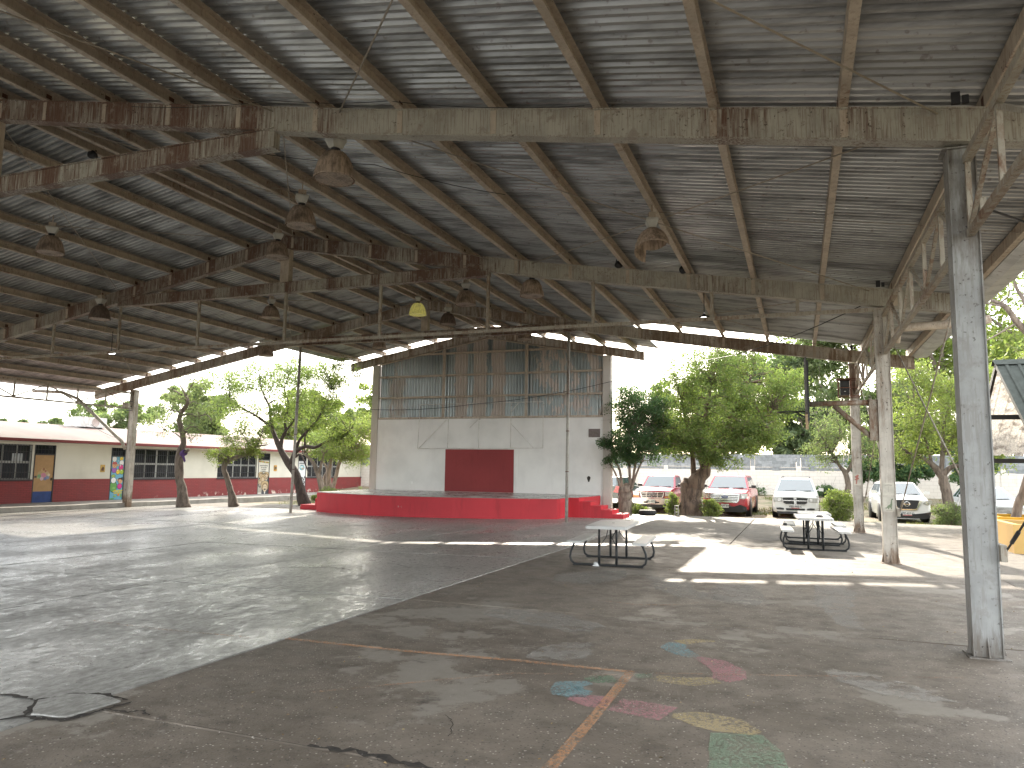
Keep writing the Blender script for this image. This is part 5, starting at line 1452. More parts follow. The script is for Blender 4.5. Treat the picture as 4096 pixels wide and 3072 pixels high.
def oval(t, z, y, w=.11, h=.05, mat='blue_oval'):
    mb = MB(); mb.disc(0, y - .012, z, 1, 20, sx=w * 1.14, sz=h * 1.2); a = P(t, 'badge', mb, 'chrome'); mb = MB(); mb.disc(0, y - .015, z, 1, 20, sx=w, sz=h); obj('badge_face', mb, M[mat], a, world=False)
    tag(obj('lettering', text_mb('Ford', h * 1.25, (0, y - .018, z - .002)), M['chrome'], a, world=False, fix=False), kind='stuff')
PINKB = plain('plate_red_band', (.45, .10, .10), .6)
def f_ranger(t):
    P(t, 'bumper', slab_poly(sym([(.50, .40), (.86, .44), (.90, .56), (.90, .655), (.6, .675)]), -.16, .05), 'chrome')
    P(t, 'bumper_valance', slab_poly(sym([(.55, .26), (.80, .28), (.84, .435), (.5, .395)]), -.10, .1), 'trim')
    g = P(t, 'grille_surround', slab_poly(sym([(.50, .69), (.58, .955)]), -.05, .05), 'chrome')
    obj('grille', slab_poly(sym([(.455, .72), (.525, .925)]), -.056, -.05), M['trim'], g, world=False)
    for z in (.785, .86): obj('grille_bar', slab_poly(sym([(.48, z - .008), (.49, z + .008)]), -.066, -.055), M['chrome'], g, world=False)
    for x in (-.26, 0, .26): obj('grille_bar', slab_poly([(x - .01, .72), (x + .01, .72), (x + .01, .925), (x - .01, .925)], -.064, -.0545), M['chrome'], g, world=False)
    oval(g, .83, -.064, .10, .055, 'trim')
    for s in (-1, 1):
        h_ = P(t, 'headlight', slab_poly([(s * .60, .78), (s * .88, .80), (s * .89, .97), (s * .605, .965)], -.045, .06), 'lampglass')
        P(t, 'turn_signal', slab_poly([(s * .585, .70), (s * .885, .715), (s * .885, .79), (s * .60, .772)], -.045, .06), 'amber')
    plate(t, .53, 'WL-40732', -.175, None)
    P(t, 'bumper_slot', slab_poly(sym([(.20, .44), (.36, .46), (.36, .52), (.20, .53)]), -.163, -.158), 'trim')
car('pickup_truck', 'wine red pickup with chrome bumper between the cut stump and the big trunk', 'pickup truck', (-6.33, 35.0, -.14), R(-3),
    [(0, .84, .42, 1.0), (.05, .88, .36, 1.03), (.3, .89, .34, 1.08), (1.35, .90, .34, 1.17), (2.2, .90, .34, 1.15), (5.0, .88, .36, 1.12), (5.1, .86, .4, 1.1)],
    (1.3, 1.95, 3.1, 3.35, .80, .66, 1.13, 1.72), M['car_maroon'], f_ranger, (.37, .85, 4.0), mirror='trim')
def f_expl(t):
    P(t, 'lower_bumper', slab_poly(sym([(.70, .20), (.90, .26), (.90, .42), (.62, .52), (.40, .44)]), -.05, .1), 'trim')
    g = P(t, 'grille', slab_poly(sym([(.52, .60), (.60, .70), (.63, .985), (.3, 1.0)]), -.06, .05), 'chrome')
    for k in range(4): obj('grille_slot', slab_poly(sym([(.52 + .015 * k, .675 + .072 * k), (.53 + .015 * k, .70 + .072 * k)]), -.066, -.058), M['trim'], g, world=False)
    oval(g, .845, -.068, .15, .065)
    for s in (-1, 1):
        h_ = P(t, 'headlight', slab_poly([(s * .635, .78), (s * .80, .76), (s * .93, .84), (s * .94, 1.0), (s * .66, .985)], -.045, .09), 'lampglass')
        mb = MB(); mb.disc(s * .76, -.05, .87, .06, 14); obj('headlight_bulb', mb, M['chrome'], h_, world=False)
        mb = MB(); mb.disc(s * .80, -.058, .36, .06, 14); P(t, 'fog_light', mb, 'dark')
    plate(t, .46, 'WGD-3182', -.07, None, 'TAMPS')
car('parked_suv', 'red sport utility vehicle with wide chrome grille right of the big trunk', 'car', (-3.02, 34.1, -.14), R(-2),
    [(0, .84, .36, .98), (.06, .93, .28, 1.02), (.35, .97, .24, 1.08), (1.3, 1.0, .24, 1.19), (4.6, .99, .26, 1.2), (4.95, .92, .36, 1.12)],
    (1.2, 2.0, 4.5, 4.9, .90, .70, 1.16, 1.76), M['car_red'], f_expl, (.37, .95, 3.8), mirror='dark')
def f_dodge(t):
    g = P(t, 'grille', slab_poly(sym([(.36, .60), (.46, .66), (.50, .86), (.2, .875)]), -.05, .05), 'trim')
    fr = slab_poly(sym([(.0, .585), (.37, .588), (.475, .65), (.52, .878), (.50, .878), (.46, .662), (.36, .605), (.0, .602)]), -.06, -.045)
    obj('grille_frame', fr, M['chrome'], g, world=False)
    obj('grille_cross', slab_poly(sym([(.475, .735), (.485, .77)]), -.07, -.05), M['chrome'], g, world=False)
    obj('grille_cross', slab_poly(sym([(.045, .60), (.055, .875)]), -.074, -.0505), M['chrome'], g, world=False)
    obj('emblem', slab_poly(sym([(.02, .76), (.05, .80), (.045, .85), (.02, .835)]), -.082, -.0745), M['rim'], g, world=False)
    for s in (-1, 1):
        h_ = P(t, 'headlight', slab_poly([(s * .52, .70), (s * .86, .68), (s * .885, .87), (s * .54, .885)], -.03, .10), 'lampglass')
        obj('headlight_bulb', slab_poly([(s * .58, .74), (s * .68, .73), (s * .68, .84), (s * .58, .85)], -.034, -.0305), M['chrome'], h_, world=False)
        P(t, 'fog_light', slab_poly([(s * .46, .36), (s * .74, .37), (s * .76, .44), (s * .6, .455), (s * .45, .43)], -.035, .05), 'dark')
    P(t, 'air_intake', slab_poly(sym([(.36, .345), (.38, .43)]), -.035, .05), 'trim')
    P(t, 'chin', slab_poly(sym([(.70, .20), (.74, .29)]), -.02, .1), 'dark')
    plate(t, .50, 'XED-902-C', -.055, PINKB)
car('parked_suv', 'white sport utility vehicle with dark cross grille behind the far picnic table', 'car', (-.17, 34.2, -.14), R(-1),
    [(0, .82, .30, .90), (.06, .90, .24, .95), (.35, .93, .22, 1.02), (1.15, .945, .22, 1.12), (4.4, .94, .24, 1.14), (4.85, .88, .34, 1.08)],
    (1.05, 1.85, 4.3, 4.75, .86, .66, 1.09, 1.68), M['car_white'], f_dodge, (.35, .92, 3.75), rack=True)
def f_kicks(t):
    g = P(t, 'grille', slab_poly(sym([(.30, .52), (.36, .54), (.50, .86), (.48, .90)]), -.05, .05), 'trim')
    for s in (-1, 1): obj('grille_frame', slab_poly([(s * .27, .50), (s * .36, .515), (s * .545, .86), (s * .50, .90), (s * .44, .88), (s * .34, .575), (s * .27, .56)], -.066, -.045), M['chrome'], g, world=False)
    obj('grille_frame', slab_poly(sym([(.275, .50), (.275, .555)]), -.064, -.0455), M['chrome'], g, world=False)
    mb = MB(); mb.lathe([(.085, -.075), (.105, -.078), (.108, -.055), (.085, -.055)], 20, (0, 0, .745), axis='y'); bd_ = obj('badge', mb, M['chrome'], g, world=False)
    obj('badge_bar', slab_poly(sym([(.125, .725), (.125, .765)]), -.085, -.0785), M['chrome'], bd_, world=False)
    tag(obj('lettering', text_mb('NISSAN', .04, (0, -.0865, .745), bold=.002), M['trim'], bd_, world=False, fix=False), kind='stuff')
    for s in (-1, 1):
        h_ = P(t, 'headlight', slab_poly([(s * .56, .76), (s * .74, .70), (s * .885, .78), (s * .89, .90), (s * .70, .89)], -.03, .16), 'lampglass')
        mb = MB(); mb.disc(s * .72, -.035, .80, .05, 12); obj('headlight_bulb', mb, M['chrome'], h_, world=False)
    P(t, 'lower_bumper', slab_poly(sym([(.55, .16), (.80, .22), (.86, .46), (.60, .40), (.30, .36)]), -.045, .1), 'trim')
    P(t, 'skid_plate', slab_poly(sym([(.42, .155), (.44, .19)]), -.06, .06), 'rim')
    plate(t, .37, 'XPZ-657-D', -.06, PINKB)
car('parked_crossover', 'white crossover with chrome V grille seen past the middle column', 'car', (3.98, 33.9, -.14), R(3),
    [(0, .78, .30, .90), (.07, .86, .24, .94), (.35, .88, .20, .99), (1.05, .89, .20, 1.09), (3.9, .88, .22, 1.12), (4.28, .82, .36, 1.04)],
    (1.0, 1.75, 3.8, 4.2, .82, .62, 1.06, 1.59), M['car_white'], f_kicks, (.34, .85, 3.45))
def f_sedan(t):
    g = P(t, 'grille', slab_poly(sym([(.40, .48), (.52, .52), (.56, .72)]), -.05, .05), 'trim')
    for k in range(5): obj('grille_bar', slab_poly(sym([(.43 + .02 * k, .51 + .045 * k), (.44 + .02 * k, .53 + .045 * k)]), -.058, -.049), M['chrome'], g, world=False)
    for s in (-1, 1): P(t, 'headlight', slab_poly([(s * .58, .60), (s * .84, .62), (s * .87, .74), (s * .60, .73)], -.03, .14), 'lampglass')
    P(t, 'lower_bumper', slab_poly(sym([(.5, .2), (.6, .32)]), -.03, .05), 'trim')
    plate(t, .42, 'XEJ-214-A', -.055, PINKB)
car('parked_sedan', 'white sedan half hidden behind the near column and the yellow planter', 'car', (7.15, 33.7, -.14), R(2),
    [(0, .80, .28, .76), (.07, .88, .22, .80), (.4, .90, .20, .86), (1.3, .91, .20, .97), (4.3, .90, .22, 1.0), (4.75, .84, .34, .92)],
    (1.15, 2.0, 3.5, 4.3, .82, .60, .95, 1.46), M['car_silver'], f_sedan, (.33, .9, 3.6))
def f_rear(t):
    for s in (-1, 1): P(t, 'tail_light', slab_poly([(s * .62, .86), (s * .88, .84), (s * .90, 1.16), (s * .78, 1.18)], -.03, .1), 'redlens')
    P(t, 'rear_bumper', slab_poly(sym([(.80, .36), (.88, .42), (.88, .56), (.6, .58)]), -.09, .08), 'chrome')
    plate(t, .72, 'WHT-5521', -.035)
car('parked_car', 'dark car with a red tail light mostly hidden behind the stage pillar', 'car', (-9.05, 36.3, -.14), R(-6),
    [(0, .86, .36, 1.16), (.08, .90, .30, 1.2), (3.2, .92, .28, 1.15), (4.4, .88, .3, 1.0), (4.6, .8, .4, .9)], (.05, .45, 2.6, 3.3, .84, .66, 1.16, 1.62), M['car_dark'], f_rear, (.34, .85, 3.6), mirror=False, rear=True)
# ------------------------------------------------------------------ trees
def bark(name, c1, c2, sc=(9, 9, 1.6)):
    m, nt, b = nm(name)
    n = noise(nt, sc, detail=7, rough=.7); n2 = noise(nt, 1.2, detail=4)
    c = mixc(nt, ramp(nt, n, .36, .62), c2, c1); c = mixc(nt, ramp(nt, n2, .45, .7, 0, .5), c, tuple(q * .7 for q in c1))
    nt.links.new(c, b.inputs['Base Color']); b.inputs['Roughness'].default_value = .95
    bump(nt, b, n, .9, .03)
    return m
M['bark_dark'] = bark('dark_bark', (.085, .065, .055), (.035, .027, .024)); M['bark_grey'] = bark('grey_bark', (.21, .17, .14), (.09, .07, .058))
M['bark_pale'] = bark('pale_bark', (.34, .27, .22), (.16, .12, .095)); M['bark_big'] = bark('furrowed_bark', (.22, .155, .115), (.07, .05, .042), (6, 6, 1.1))
M['leaf_mid'] = island('mid_green_leaves', [(.125, .175, .055), (.175, .215, .07), (.095, .145, .05), (.21, .235, .08)], .6, 0.50)  # leaf colours here and below are lightened to stand in for haze
M['leaf_dark'] = island('dark_green_leaves', [(.06, .12, .06), (.09, .15, .065), (.048, .10, .05), (.13, .18, .07)], .55, 0.42)
M['leaf_yellow'] = island('yellow_green_leaves', [(.16, .20, .06), (.20, .23, .075), (.12, .17, .055), (.235, .25, .09)], .6, 0.52)
M['leaf_pale'] = island('pale_green_leaves', [(.135, .175, .09), (.175, .21, .10), (.11, .15, .075), (.21, .23, .115)], .65, 0.50)
M['leaf_far'] = island('far_green_leaves', [(.10, .14, .075), (.135, .17, .085), (.085, .12, .065), (.16, .19, .09)], .7, 0.45)
LEAF_MUL = 1.7
def leaves_mesh(cent, rad, per, size, seed, droop=.0, flat=.7):
    r = np.random.default_rng(seed)
    per = int(per * LEAF_MUL); n = len(cent) * per
    C_ = np.repeat(np.array(cent), per, 0); Rr = np.repeat(np.array(rad), per)
    d = r.normal(size=(n, 3)); d /= np.linalg.norm(d, axis=1)[:, None]
    rr = r.random(n) ** .45
    p = C_ + d * (Rr * rr)[:, None] * np.array([1, 1, flat]); p[:, 2] -= droop * Rr * rr ** 2
    a = r.normal(size=(n, 3)); a /= np.linalg.norm(a, axis=1)[:, None]
    b_ = np.cross(a, r.normal(size=(n, 3))); b_ /= np.linalg.norm(b_, axis=1)[:, None]
    s = (size * r.uniform(.55, 1.25, n))[:, None]
    v = np.stack([p - a * s, p - b_ * s * .36 + a * s * .1, p + a * s, p + b_ * s * .36 + a * s * .1], 1).reshape(-1, 3)
    return v, n
def leaf_obj(name, v, n, mat, parent):
    me = bpy.data.meshes.new(name)
    me.vertices.add(4 * n); me.vertices.foreach_set('co', v.astype(np.float32).ravel())
    me.loops.add(4 * n); me.loops.foreach_set('vertex_index', np.arange(4 * n, dtype=np.int32))
    me.polygons.add(n); me.polygons.foreach_set('loop_start', np.arange(0, 4 * n, 4, dtype=np.int32)); me.polygons.foreach_set('loop_total', np.full(n, 4, dtype=np.int32))
    me.materials.append(mat); me.update(calc_edges=True); me.validate()
    return link(name, me, parent)
def tree(name, label, base, limbs, clusters, leafm, barkm, size=.075, per=60, seed=1, group=None, twig=True, cat='tree', droop=.15, rough=.02, flat=.75):
    """limbs: list of (points, radii) in world space; clusters: list of (centre, size xyz, count, cluster radius)"""
    r = np.random.default_rng(seed); random.seed(seed)
    t = thing(name, label, cat, base, group=group)
    B = Vector(base); mb = MB(); skel = []
    for pts, rad in limbs:
        P_ = []; Rd = []
        pts = [Vector(p) for p in pts]
        for i in range(len(pts) - 1):
            for k in range(4):
                f = k / 4
                p0, p1, p2, p3 = pts[max(i - 1, 0)], pts[i], pts[i + 1], pts[min(i + 2, len(pts) - 1)]
                q = .5 * ((2 * p1) + (p2 - p0) * f + (2 * p0 - 5 * p1 + 4 * p2 - p3) * f * f + (3 * p1 - p0 - 3 * p2 + p3) * f ** 3)
                rd = rad[i] * (1 - f) + rad[i + 1] * f
                q = q + Vector((random.uniform(-1, 1), random.uniform(-1, 1), 0)) * rd * rough * 5
                P_.append(q - B); Rd.append(rd * random.uniform(.94, 1.06))
        P_.append(pts[-1] - B); Rd.append(rad[-1])
        mb.tube(P_, Rd, 9 if rad[0] > .05 else 6)
        for q, rd in zip(P_, Rd): skel.append((q, rd))
    cen = []; crad = []
    for (c, sz, cnt, cr) in clusters:
        for _ in range(cnt):
            d = r.normal(size=3); d /= np.linalg.norm(d); k = r.random() ** .4
            cen.append(np.array(c) - np.array(base) + d * k * np.array(sz)); crad.append(cr * r.uniform(.6, 1.25))
    if twig:
        sk = np.array([tuple(q) for q, _ in skel]); sr = np.array([q for _, q in skel])
        ok = sk[:, 2] > .35 * sk[:, 2].max()
        sk, sr = sk[ok], sr[ok]
        for c in cen:
            dd = np.linalg.norm(sk - c, axis=1) + np.maximum(0, sk[:, 2] - c[2]) * .8
            i = int(np.argmin(dd)); a = Vector(sk[i]); e = Vector(c)
            m_ = a.lerp(e, .5) + Vector((r.uniform(-.15, .15), r.uniform(-.15, .15), r.uniform(0, .25))) * min(1, (e - a).length)
            r0 = min(sr[i] * .6, .035)
            mb.tube([a, m_, e], [max(r0, .010), max(r0 * .55, .007), .005], 4, cap=False)
            for _ in range(3):
                e2 = e + Vector(tuple(r.normal(size=3) * .3)); mb.tube([m_.lerp(e, .6), e2], [.007, .003], 3, cap=False)
    obj('trunk', mb, barkm, t, world=False, fix=False)
    if cen:
        v, n = leaves_mesh(cen, crad, per, size, seed + 5, droop, flat)
        leaf_obj('crown', v, n, leafm, t)
    return t
def g3(x, y, z): return (x, y, z)
L1 = [((-25.59, 26.5, -.16), (-25.70, 26.5, .57), (-25.9, 26.5, 1.17), (-26.0, 26.5, 2.07), (-25.82, 26.5, 2.74), (-25.99, 26.5, 3.35), (-26.12, 26.5, 3.94), (-25.72, 26.5, 4.5), (-25.85, 26.5, 4.86), (-26.2, 26.5, 5.3)), (.33, .21, .19, .19, .125, .12, .11, .08, .06, .03)]
tree('bent_tree', 'crooked sparse tree with purple cloth tied on its cut stub', (-25.59, 26.5, -.13), [L1,
     (((-26.0, 26.45, 1.95), (-25.74, 26.4, 2.20), (-25.36, 26.4, 2.42)), (.11, .075, .055)), (((-26.0, 26.5, 3.98), (-25.46, 26.4, 4.02), (-24.99, 26.3, 3.89), (-24.3, 26.2, 3.95), (-23.9, 26.1, 3.6)), (.05, .04, .03, .02, .01)),
     (((-25.84, 26.5, 2.9), (-25.5, 26.3, 3.3), (-25.0, 26.2, 3.45), (-24.5, 26.1, 3.2)), (.05, .035, .025, .01)), (((-25.8, 26.4, 3.15), (-25.2, 26.0, 3.25), (-24.7, 25.8, 2.75)), (.035, .02, .01)),
     (((-25.9, 26.5, 2.9), (-26.5, 26.6, 3.2), (-27.2, 26.7, 3.3)), (.035, .02, .01)), (((-25.9, 26.5, 4.8), (-25.4, 26.4, 5.4), (-25.2, 26.3, 5.95)), (.04, .025, .01)), (((-26.1, 26.5, 4.9), (-26.8, 26.5, 5.2), (-27.4, 26.5, 5.1)), (.04, .02, .01))],
     [((-26.4, 26.5, 4.7), (1.6, .9, 1.1), 26, .5), ((-24.8, 26.2, 3.6), (.9, .7, .8), 16, .42), ((-27.4, 26.6, 3.6), (.9, .8, .7), 14, .45), ((-25.4, 26.4, 5.6), (1.0, .8, .5), 12, .4)], M['leaf_pale'], M['bark_grey'], .045, 42, 11)
pc = MB()
pc.lathe([(.115, -.12), (.135, -.06), (.13, .02), (.14, .08), (.12, .13)], 12, (0, 0, 0), axis='x'); pc.hexa([(-.05, -.1, -.45), (.06, -.11, -.42), (.08, -.09, -.05), (-.06, -.1, -.05)], [(-.04, -.09, -.45), (.05, -.1, -.42), (.07, -.06, -.05), (-.05, -.07, -.05)])
pc.xf(Matrix.Translation((-25.66, 26.38, 2.26)) @ Matrix.Rotation(R(-30), 4, 'Y'))
solo('purple_cloth', pc, plain('purple_cloth', (.10, .05, .18), .9), (-25.66, 26.38, 2.1), 'purple cloth tied round the cut stub of the crooked tree', 'cloth')
tree('leaning_tree', 'small tree with a sharply bent trunk before the barred window', (-24.09, 28.0, -.12), [
    (((-24.09, 28, -.16), (-24.33, 28, .57), (-24.6, 28, 1.18), (-24.80, 28, 1.62), (-24.62, 28, 1.95), (-24.12, 28, 2.12), (-23.33, 28, 2.34), (-23.1, 28, 2.6), (-22.4, 28, 2.7)), (.26, .14, .125, .12, .12, .10, .085, .05, .02)),
    (((-23.4, 28, 2.32), (-23.5, 27.9, 2.9), (-23.9, 27.8, 3.4)), (.05, .03, .012)), (((-24.0, 28, 2.15), (-24.2, 27.9, 2.7), (-24.8, 27.8, 3.1)), (.04, .025, .01)), (((-23.1, 28, 2.55), (-22.7, 27.9, 3.1), (-22.5, 27.8, 3.6)), (.04, .025, .01))],
    [((-23.6, 28, 3.0), (1.15, .9, .75), 44, .42), ((-24.9, 27.8, 2.3), (.55, .5, .45), 16, .34), ((-23.3, 27.9, 2.35), (.5, .5, .3), 10, .3)], M['leaf_yellow'], M['bark_grey'], .05, 60, 12)
tree('spreading_tree', 'tall dark leaning tree with spreading limbs left of the stage', (-22.06, 30.5, -.1), [
    (((-22.06, 30.5, -.16), (-22.37, 30.5, .72), (-22.77, 30.5, 1.5), (-23.15, 30.5, 1.91), (-23.62, 30.5, 2.57), (-23.89, 30.5, 3.0), (-24.3, 30.5, 3.66), (-25.1, 30.4, 4.2), (-25.9, 30.3, 4.6), (-26.6, 30.2, 4.9)), (.34, .22, .20, .18, .14, .12, .09, .06, .035, .015)),
    (((-22.99, 30.5, 1.8), (-22.74, 30.5, 2.44), (-22.17, 30.5, 2.7), (-21.55, 30.4, 2.66), (-20.8, 30.3, 2.96), (-19.98, 30.2, 3.1), (-19.3, 30.1, 3.6)), (.13, .11, .09, .075, .06, .045, .02)),
    (((-23.62, 30.5, 2.5), (-23.65, 30.6, 3.06), (-23.52, 30.7, 3.49), (-23.67, 30.8, 4.06), (-23.5, 30.8, 4.8), (-23.8, 30.8, 5.6), (-23.5, 30.8, 6.4)), (.11, .09, .08, .07, .05, .03, .012)),
    (((-22.75, 30.5, 2.5), (-22.5, 30.5, 3.06), (-22.06, 30.5, 3.48), (-21.53, 30.4, 3.9), (-21.0, 30.3, 4.7), (-20.7, 30.3, 5.4)), (.09, .07, .055, .045, .03, .012)),
    (((-23.89, 30.5, 3.0), (-24.1, 30.3, 3.8), (-24.15, 30.2, 4.6), (-24.5, 30.0, 5.4), (-24.7, 29.9, 6.4)), (.09, .075, .055, .035, .012)),
    (((-22.2, 30.5, 2.7), (-21.9, 30.1, 3.3), (-21.2, 29.9, 3.9)), (.05, .035, .015)), (((-22.74, 30.5, 2.2), (-22.2, 30.2, 2.3), (-21.7, 30.0, 1.7), (-21.5, 29.9, 1.4)), (.06, .045, .03, .015)), (((-23.6, 30.6, 3.3), (-22.9, 30.5, 4.0), (-22.6, 30.4, 4.8)), (.05, .035, .012))],
    [((-24.6, 30.3, 5.8), (2.2, 1.6, 1.35), 78, .55), ((-22.4, 30.4, 6.2), (2.2, 1.5, 1.0), 60, .52), ((-20.9, 30.2, 4.6), (1.7, 1.3, 1.3), 56, .5), ((-26.2, 30.2, 4.6), (1.4, 1.2, .9), 34, .5), ((-20.0, 30.1, 3.3), (1.0, .9, .7), 26, .42), ((-26.6, 30.2, 5.8), (1.2, 1.1, .8), 30, .5), ((-20.2, 30.2, 6.0), (1.2, 1.1, .8), 30, .5), ((-23.3, 30.3, 4.3), (1.3, 1.0, .6), 26, .45)], M['leaf_mid'], M['bark_dark'], .058, 50, 13)
tree('forked_tree', 'forked grey tree just left of the stage behind the green bush', (-23.6, 34.4, -.1), [
    (((-23.6, 34.4, -.16), (-23.9, 34.4, .8), (-24.2, 34.4, 1.5), (-24.6, 34.4, 2.1), (-25.2, 34.4, 2.5)), (.2, .15, .13, .1, .06)), (((-24.1, 34.4, 1.3), (-23.9, 34.3, 1.8), (-23.7, 34.2, 2.4)), (.1, .08, .05))],
    [((-24.2, 34.3, 3.0), (1.3, 1.0, .7), 30, .5)], M['leaf_mid'], M['bark_grey'], .055, 60, 14)
tree('pale_tree', 'pale multi stemmed tree with yellow green crown beside the stage', (-24.3, 36.5, -.1), [
    (((-24.35, 36.5, -.16), (-24.85, 36.5, .75), (-24.9, 36.5, 1.5), (-24.8, 36.5, 1.97), (-24.7, 36.5, 2.8)), (.2, .16, .14, .10, .05)), (((-24.6, 36.5, .5), (-24.31, 36.4, 1.33), (-24.0, 36.3, 2.1), (-23.3, 36.2, 2.6)), (.13, .11, .09, .04)),
    (((-24.8, 36.5, .3), (-25.2, 36.5, 1.05), (-25.0, 36.5, 1.6), (-25.4, 36.4, 2.2)), (.09, .08, .07, .04))],
    [((-23.9, 36.3, 3.2), (1.9, 1.3, .95), 84, .5), ((-22.9, 36.2, 2.5), (1.0, .9, .6), 34, .45), ((-25.2, 36.3, 2.6), (.9, .8, .6), 22, .45), ((-22.5, 36.4, 4.1), (1.2, 1.0, .8), 26, .5)], M['leaf_yellow'], M['bark_pale'], .06, 64, 15)
# the big tree on the right
tree('big_shade_tree', 'big tree with a thick furrowed trunk and dense round crown right of the stage', (-4.28, 32.5, -.12), [
    (((-4.3, 32.5, -.18), (-4.27, 32.5, .3), (-4.2, 32.5, .8), (-4.06, 32.5, 1.25), (-3.72, 32.5, 1.75), (-3.5, 32.5, 2.3), (-3.2, 32.5, 3.2)), (.50, .41, .38, .40, .26, .19, .12)),
    (((-4.35, 32.45, .3), (-4.42, 32.45, .9), (-4.40, 32.45, 1.30), (-4.38, 32.45, 1.42)), (.30, .27, .24, .10)),
    (((-4.05, 32.5, 1.3), (-4.12, 32.5, 1.8), (-4.2, 32.6, 2.6), (-4.4, 32.7, 3.6), (-4.6, 32.7, 4.8)), (.15, .11, .10, .07, .03)), (((-3.7, 32.5, 1.9), (-3.9, 32.3, 2.8), (-3.6, 32.2, 4.0), (-3.3, 32.2, 5.4)), (.14, .11, .08, .03)),
    (((-3.5, 32.5, 2.2), (-2.7, 32.4, 2.9), (-1.8, 32.3, 3.6), (-.9, 32.2, 4.3)), (.14, .10, .07, .03)), (((-3.3, 32.5, 2.9), (-2.6, 32.7, 4.0), (-2.0, 32.8, 5.2), (-1.6, 32.9, 6.2)), (.12, .09, .06, .02)), (((-4.3, 32.6, 3.0), (-5.2, 32.6, 3.8), (-5.8, 32.5, 4.5)), (.07, .05, .02)), (((-4.66, 32.5, -.15), (-4.55, 32.5, .1), (-4.4, 32.5, .5)), (.14, .12, .1)), (((-3.75, 32.3, -.15), (-3.95, 32.35, .12), (-4.1, 32.4, .6)), (.16, .13, .1))],
    [((-3.0, 32.6, 4.8), (2.2, 1.9, 1.9), 120, .55), ((-3.5, 32.2, 6.2), (1.7, 1.4, .9), 54, .5), ((-1.3, 32.4, 4.9), (1.6, 1.5, 1.4), 78, .5), ((-5.0, 32.4, 4.7), (1.1, 1.2, 1.4), 50, .48), ((-1.5, 31.7, 3.3), (1.1, .9, .8), 44, .42), ((-3.3, 31.4, 3.1), (1.4, .8, .8), 50, .42), ((-4.6, 31.7, 3.0), (1.0, .8, .7), 32, .4), ((-3.0, 31.3, 2.35), (.9, .5, .35), 18, .32), ((-.3, 32.3, 5.4), (.8, .8, .6), 20, .4), ((-2.2, 32.4, 6.8), (1.2, 1.0, .55), 26, .42)],
    M['leaf_mid'], M['bark_big'], .062, 62, 16, droop=.35, rough=.035)
tree('stump_tree', 'cut pale stump sprouting thin stems into a dark leafy head', (-6.85, 31.6, -.12), [
    (((-6.83, 31.6, -.16), (-6.85, 31.6, .3), (-6.86, 31.6, .7), (-6.85, 31.6, 1.02)), (.33, .27, .26, .29)), (((-6.85, 31.6, 1.0), (-6.85, 31.6, 1.04)), (.28, .02)),
    (((-6.94, 31.6, .95), (-7.08, 31.6, 1.78), (-7.3, 31.6, 2.3), (-7.4, 31.6, 3.0)), (.06, .05, .035, .02)), (((-6.98, 31.5, .95), (-7.2, 31.4, 1.6), (-7.5, 31.3, 2.2)), (.05, .04, .02)), (((-6.62, 31.6, 1.0), (-6.67, 31.6, 2.07), (-6.6, 31.6, 3.2)), (.07, .055, .03)),
    (((-6.56, 31.6, 1.0), (-6.41, 31.6, 2.07), (-6.2, 31.6, 3.0)), (.06, .05, .025)), (((-6.6, 31.5, .9), (-6.3, 31.4, 1.7), (-5.9, 31.3, 2.5)), (.05, .04, .02)), (((-7.02, 31.5, -.12), (-6.95, 31.5, .2), (-6.9, 31.5, .5)), (.12, .1, .08))],
    [((-6.5, 31.6, 3.3), (1.1, .9, 1.1), 84, .44), ((-6.3, 31.7, 4.6), (1.15, .9, 1.0), 64, .48), ((-5.6, 31.8, 4.2), (.7, .7, .8), 26, .42), ((-6.9, 31.6, 2.4), (.8, .7, .4), 26, .34), ((-5.7, 31.6, 2.9), (.6, .6, .7), 24, .38), ((-7.5, 31.2, 3.05), (.35, .3, .3), 6, .25)], M['leaf_dark'], M['bark_pale'], .055, 85, 17, droop=.3)
tree('slim_tree', 'slim dark trunked tree with airy crown behind the yellow green bush', (1.45, 33.6, -.14), [
    (((1.35, 33.6, -.16), (1.55, 33.6, .5), (1.80, 33.6, 1.0), (1.86, 33.6, 1.41), (1.76, 33.6, 1.82), (1.58, 33.6, 2.06), (1.2, 33.6, 2.75), (.8, 33.6, 3.5)), (.19, .16, .13, .11, .10, .07, .05, .02)), (((1.8, 33.6, 1.78), (1.98, 33.5, 2.1), (2.1, 33.4, 2.7), (2.3, 33.4, 3.6)), (.08, .06, .04, .015)), (((1.3, 33.6, 2.6), (1.6, 33.4, 3.4), (1.5, 33.3, 4.2)), (.04, .025, .01))],
    [((1.6, 33.6, 3.6), (1.4, 1.2, 1.2), 60, .46), ((1.0, 33.4, 2.6), (.9, .8, .5), 24, .4), ((2.6, 33.6, 3.1), (.8, .8, .9), 24, .42)], M['leaf_pale'], M['bark_grey'], .055, 40, 18)
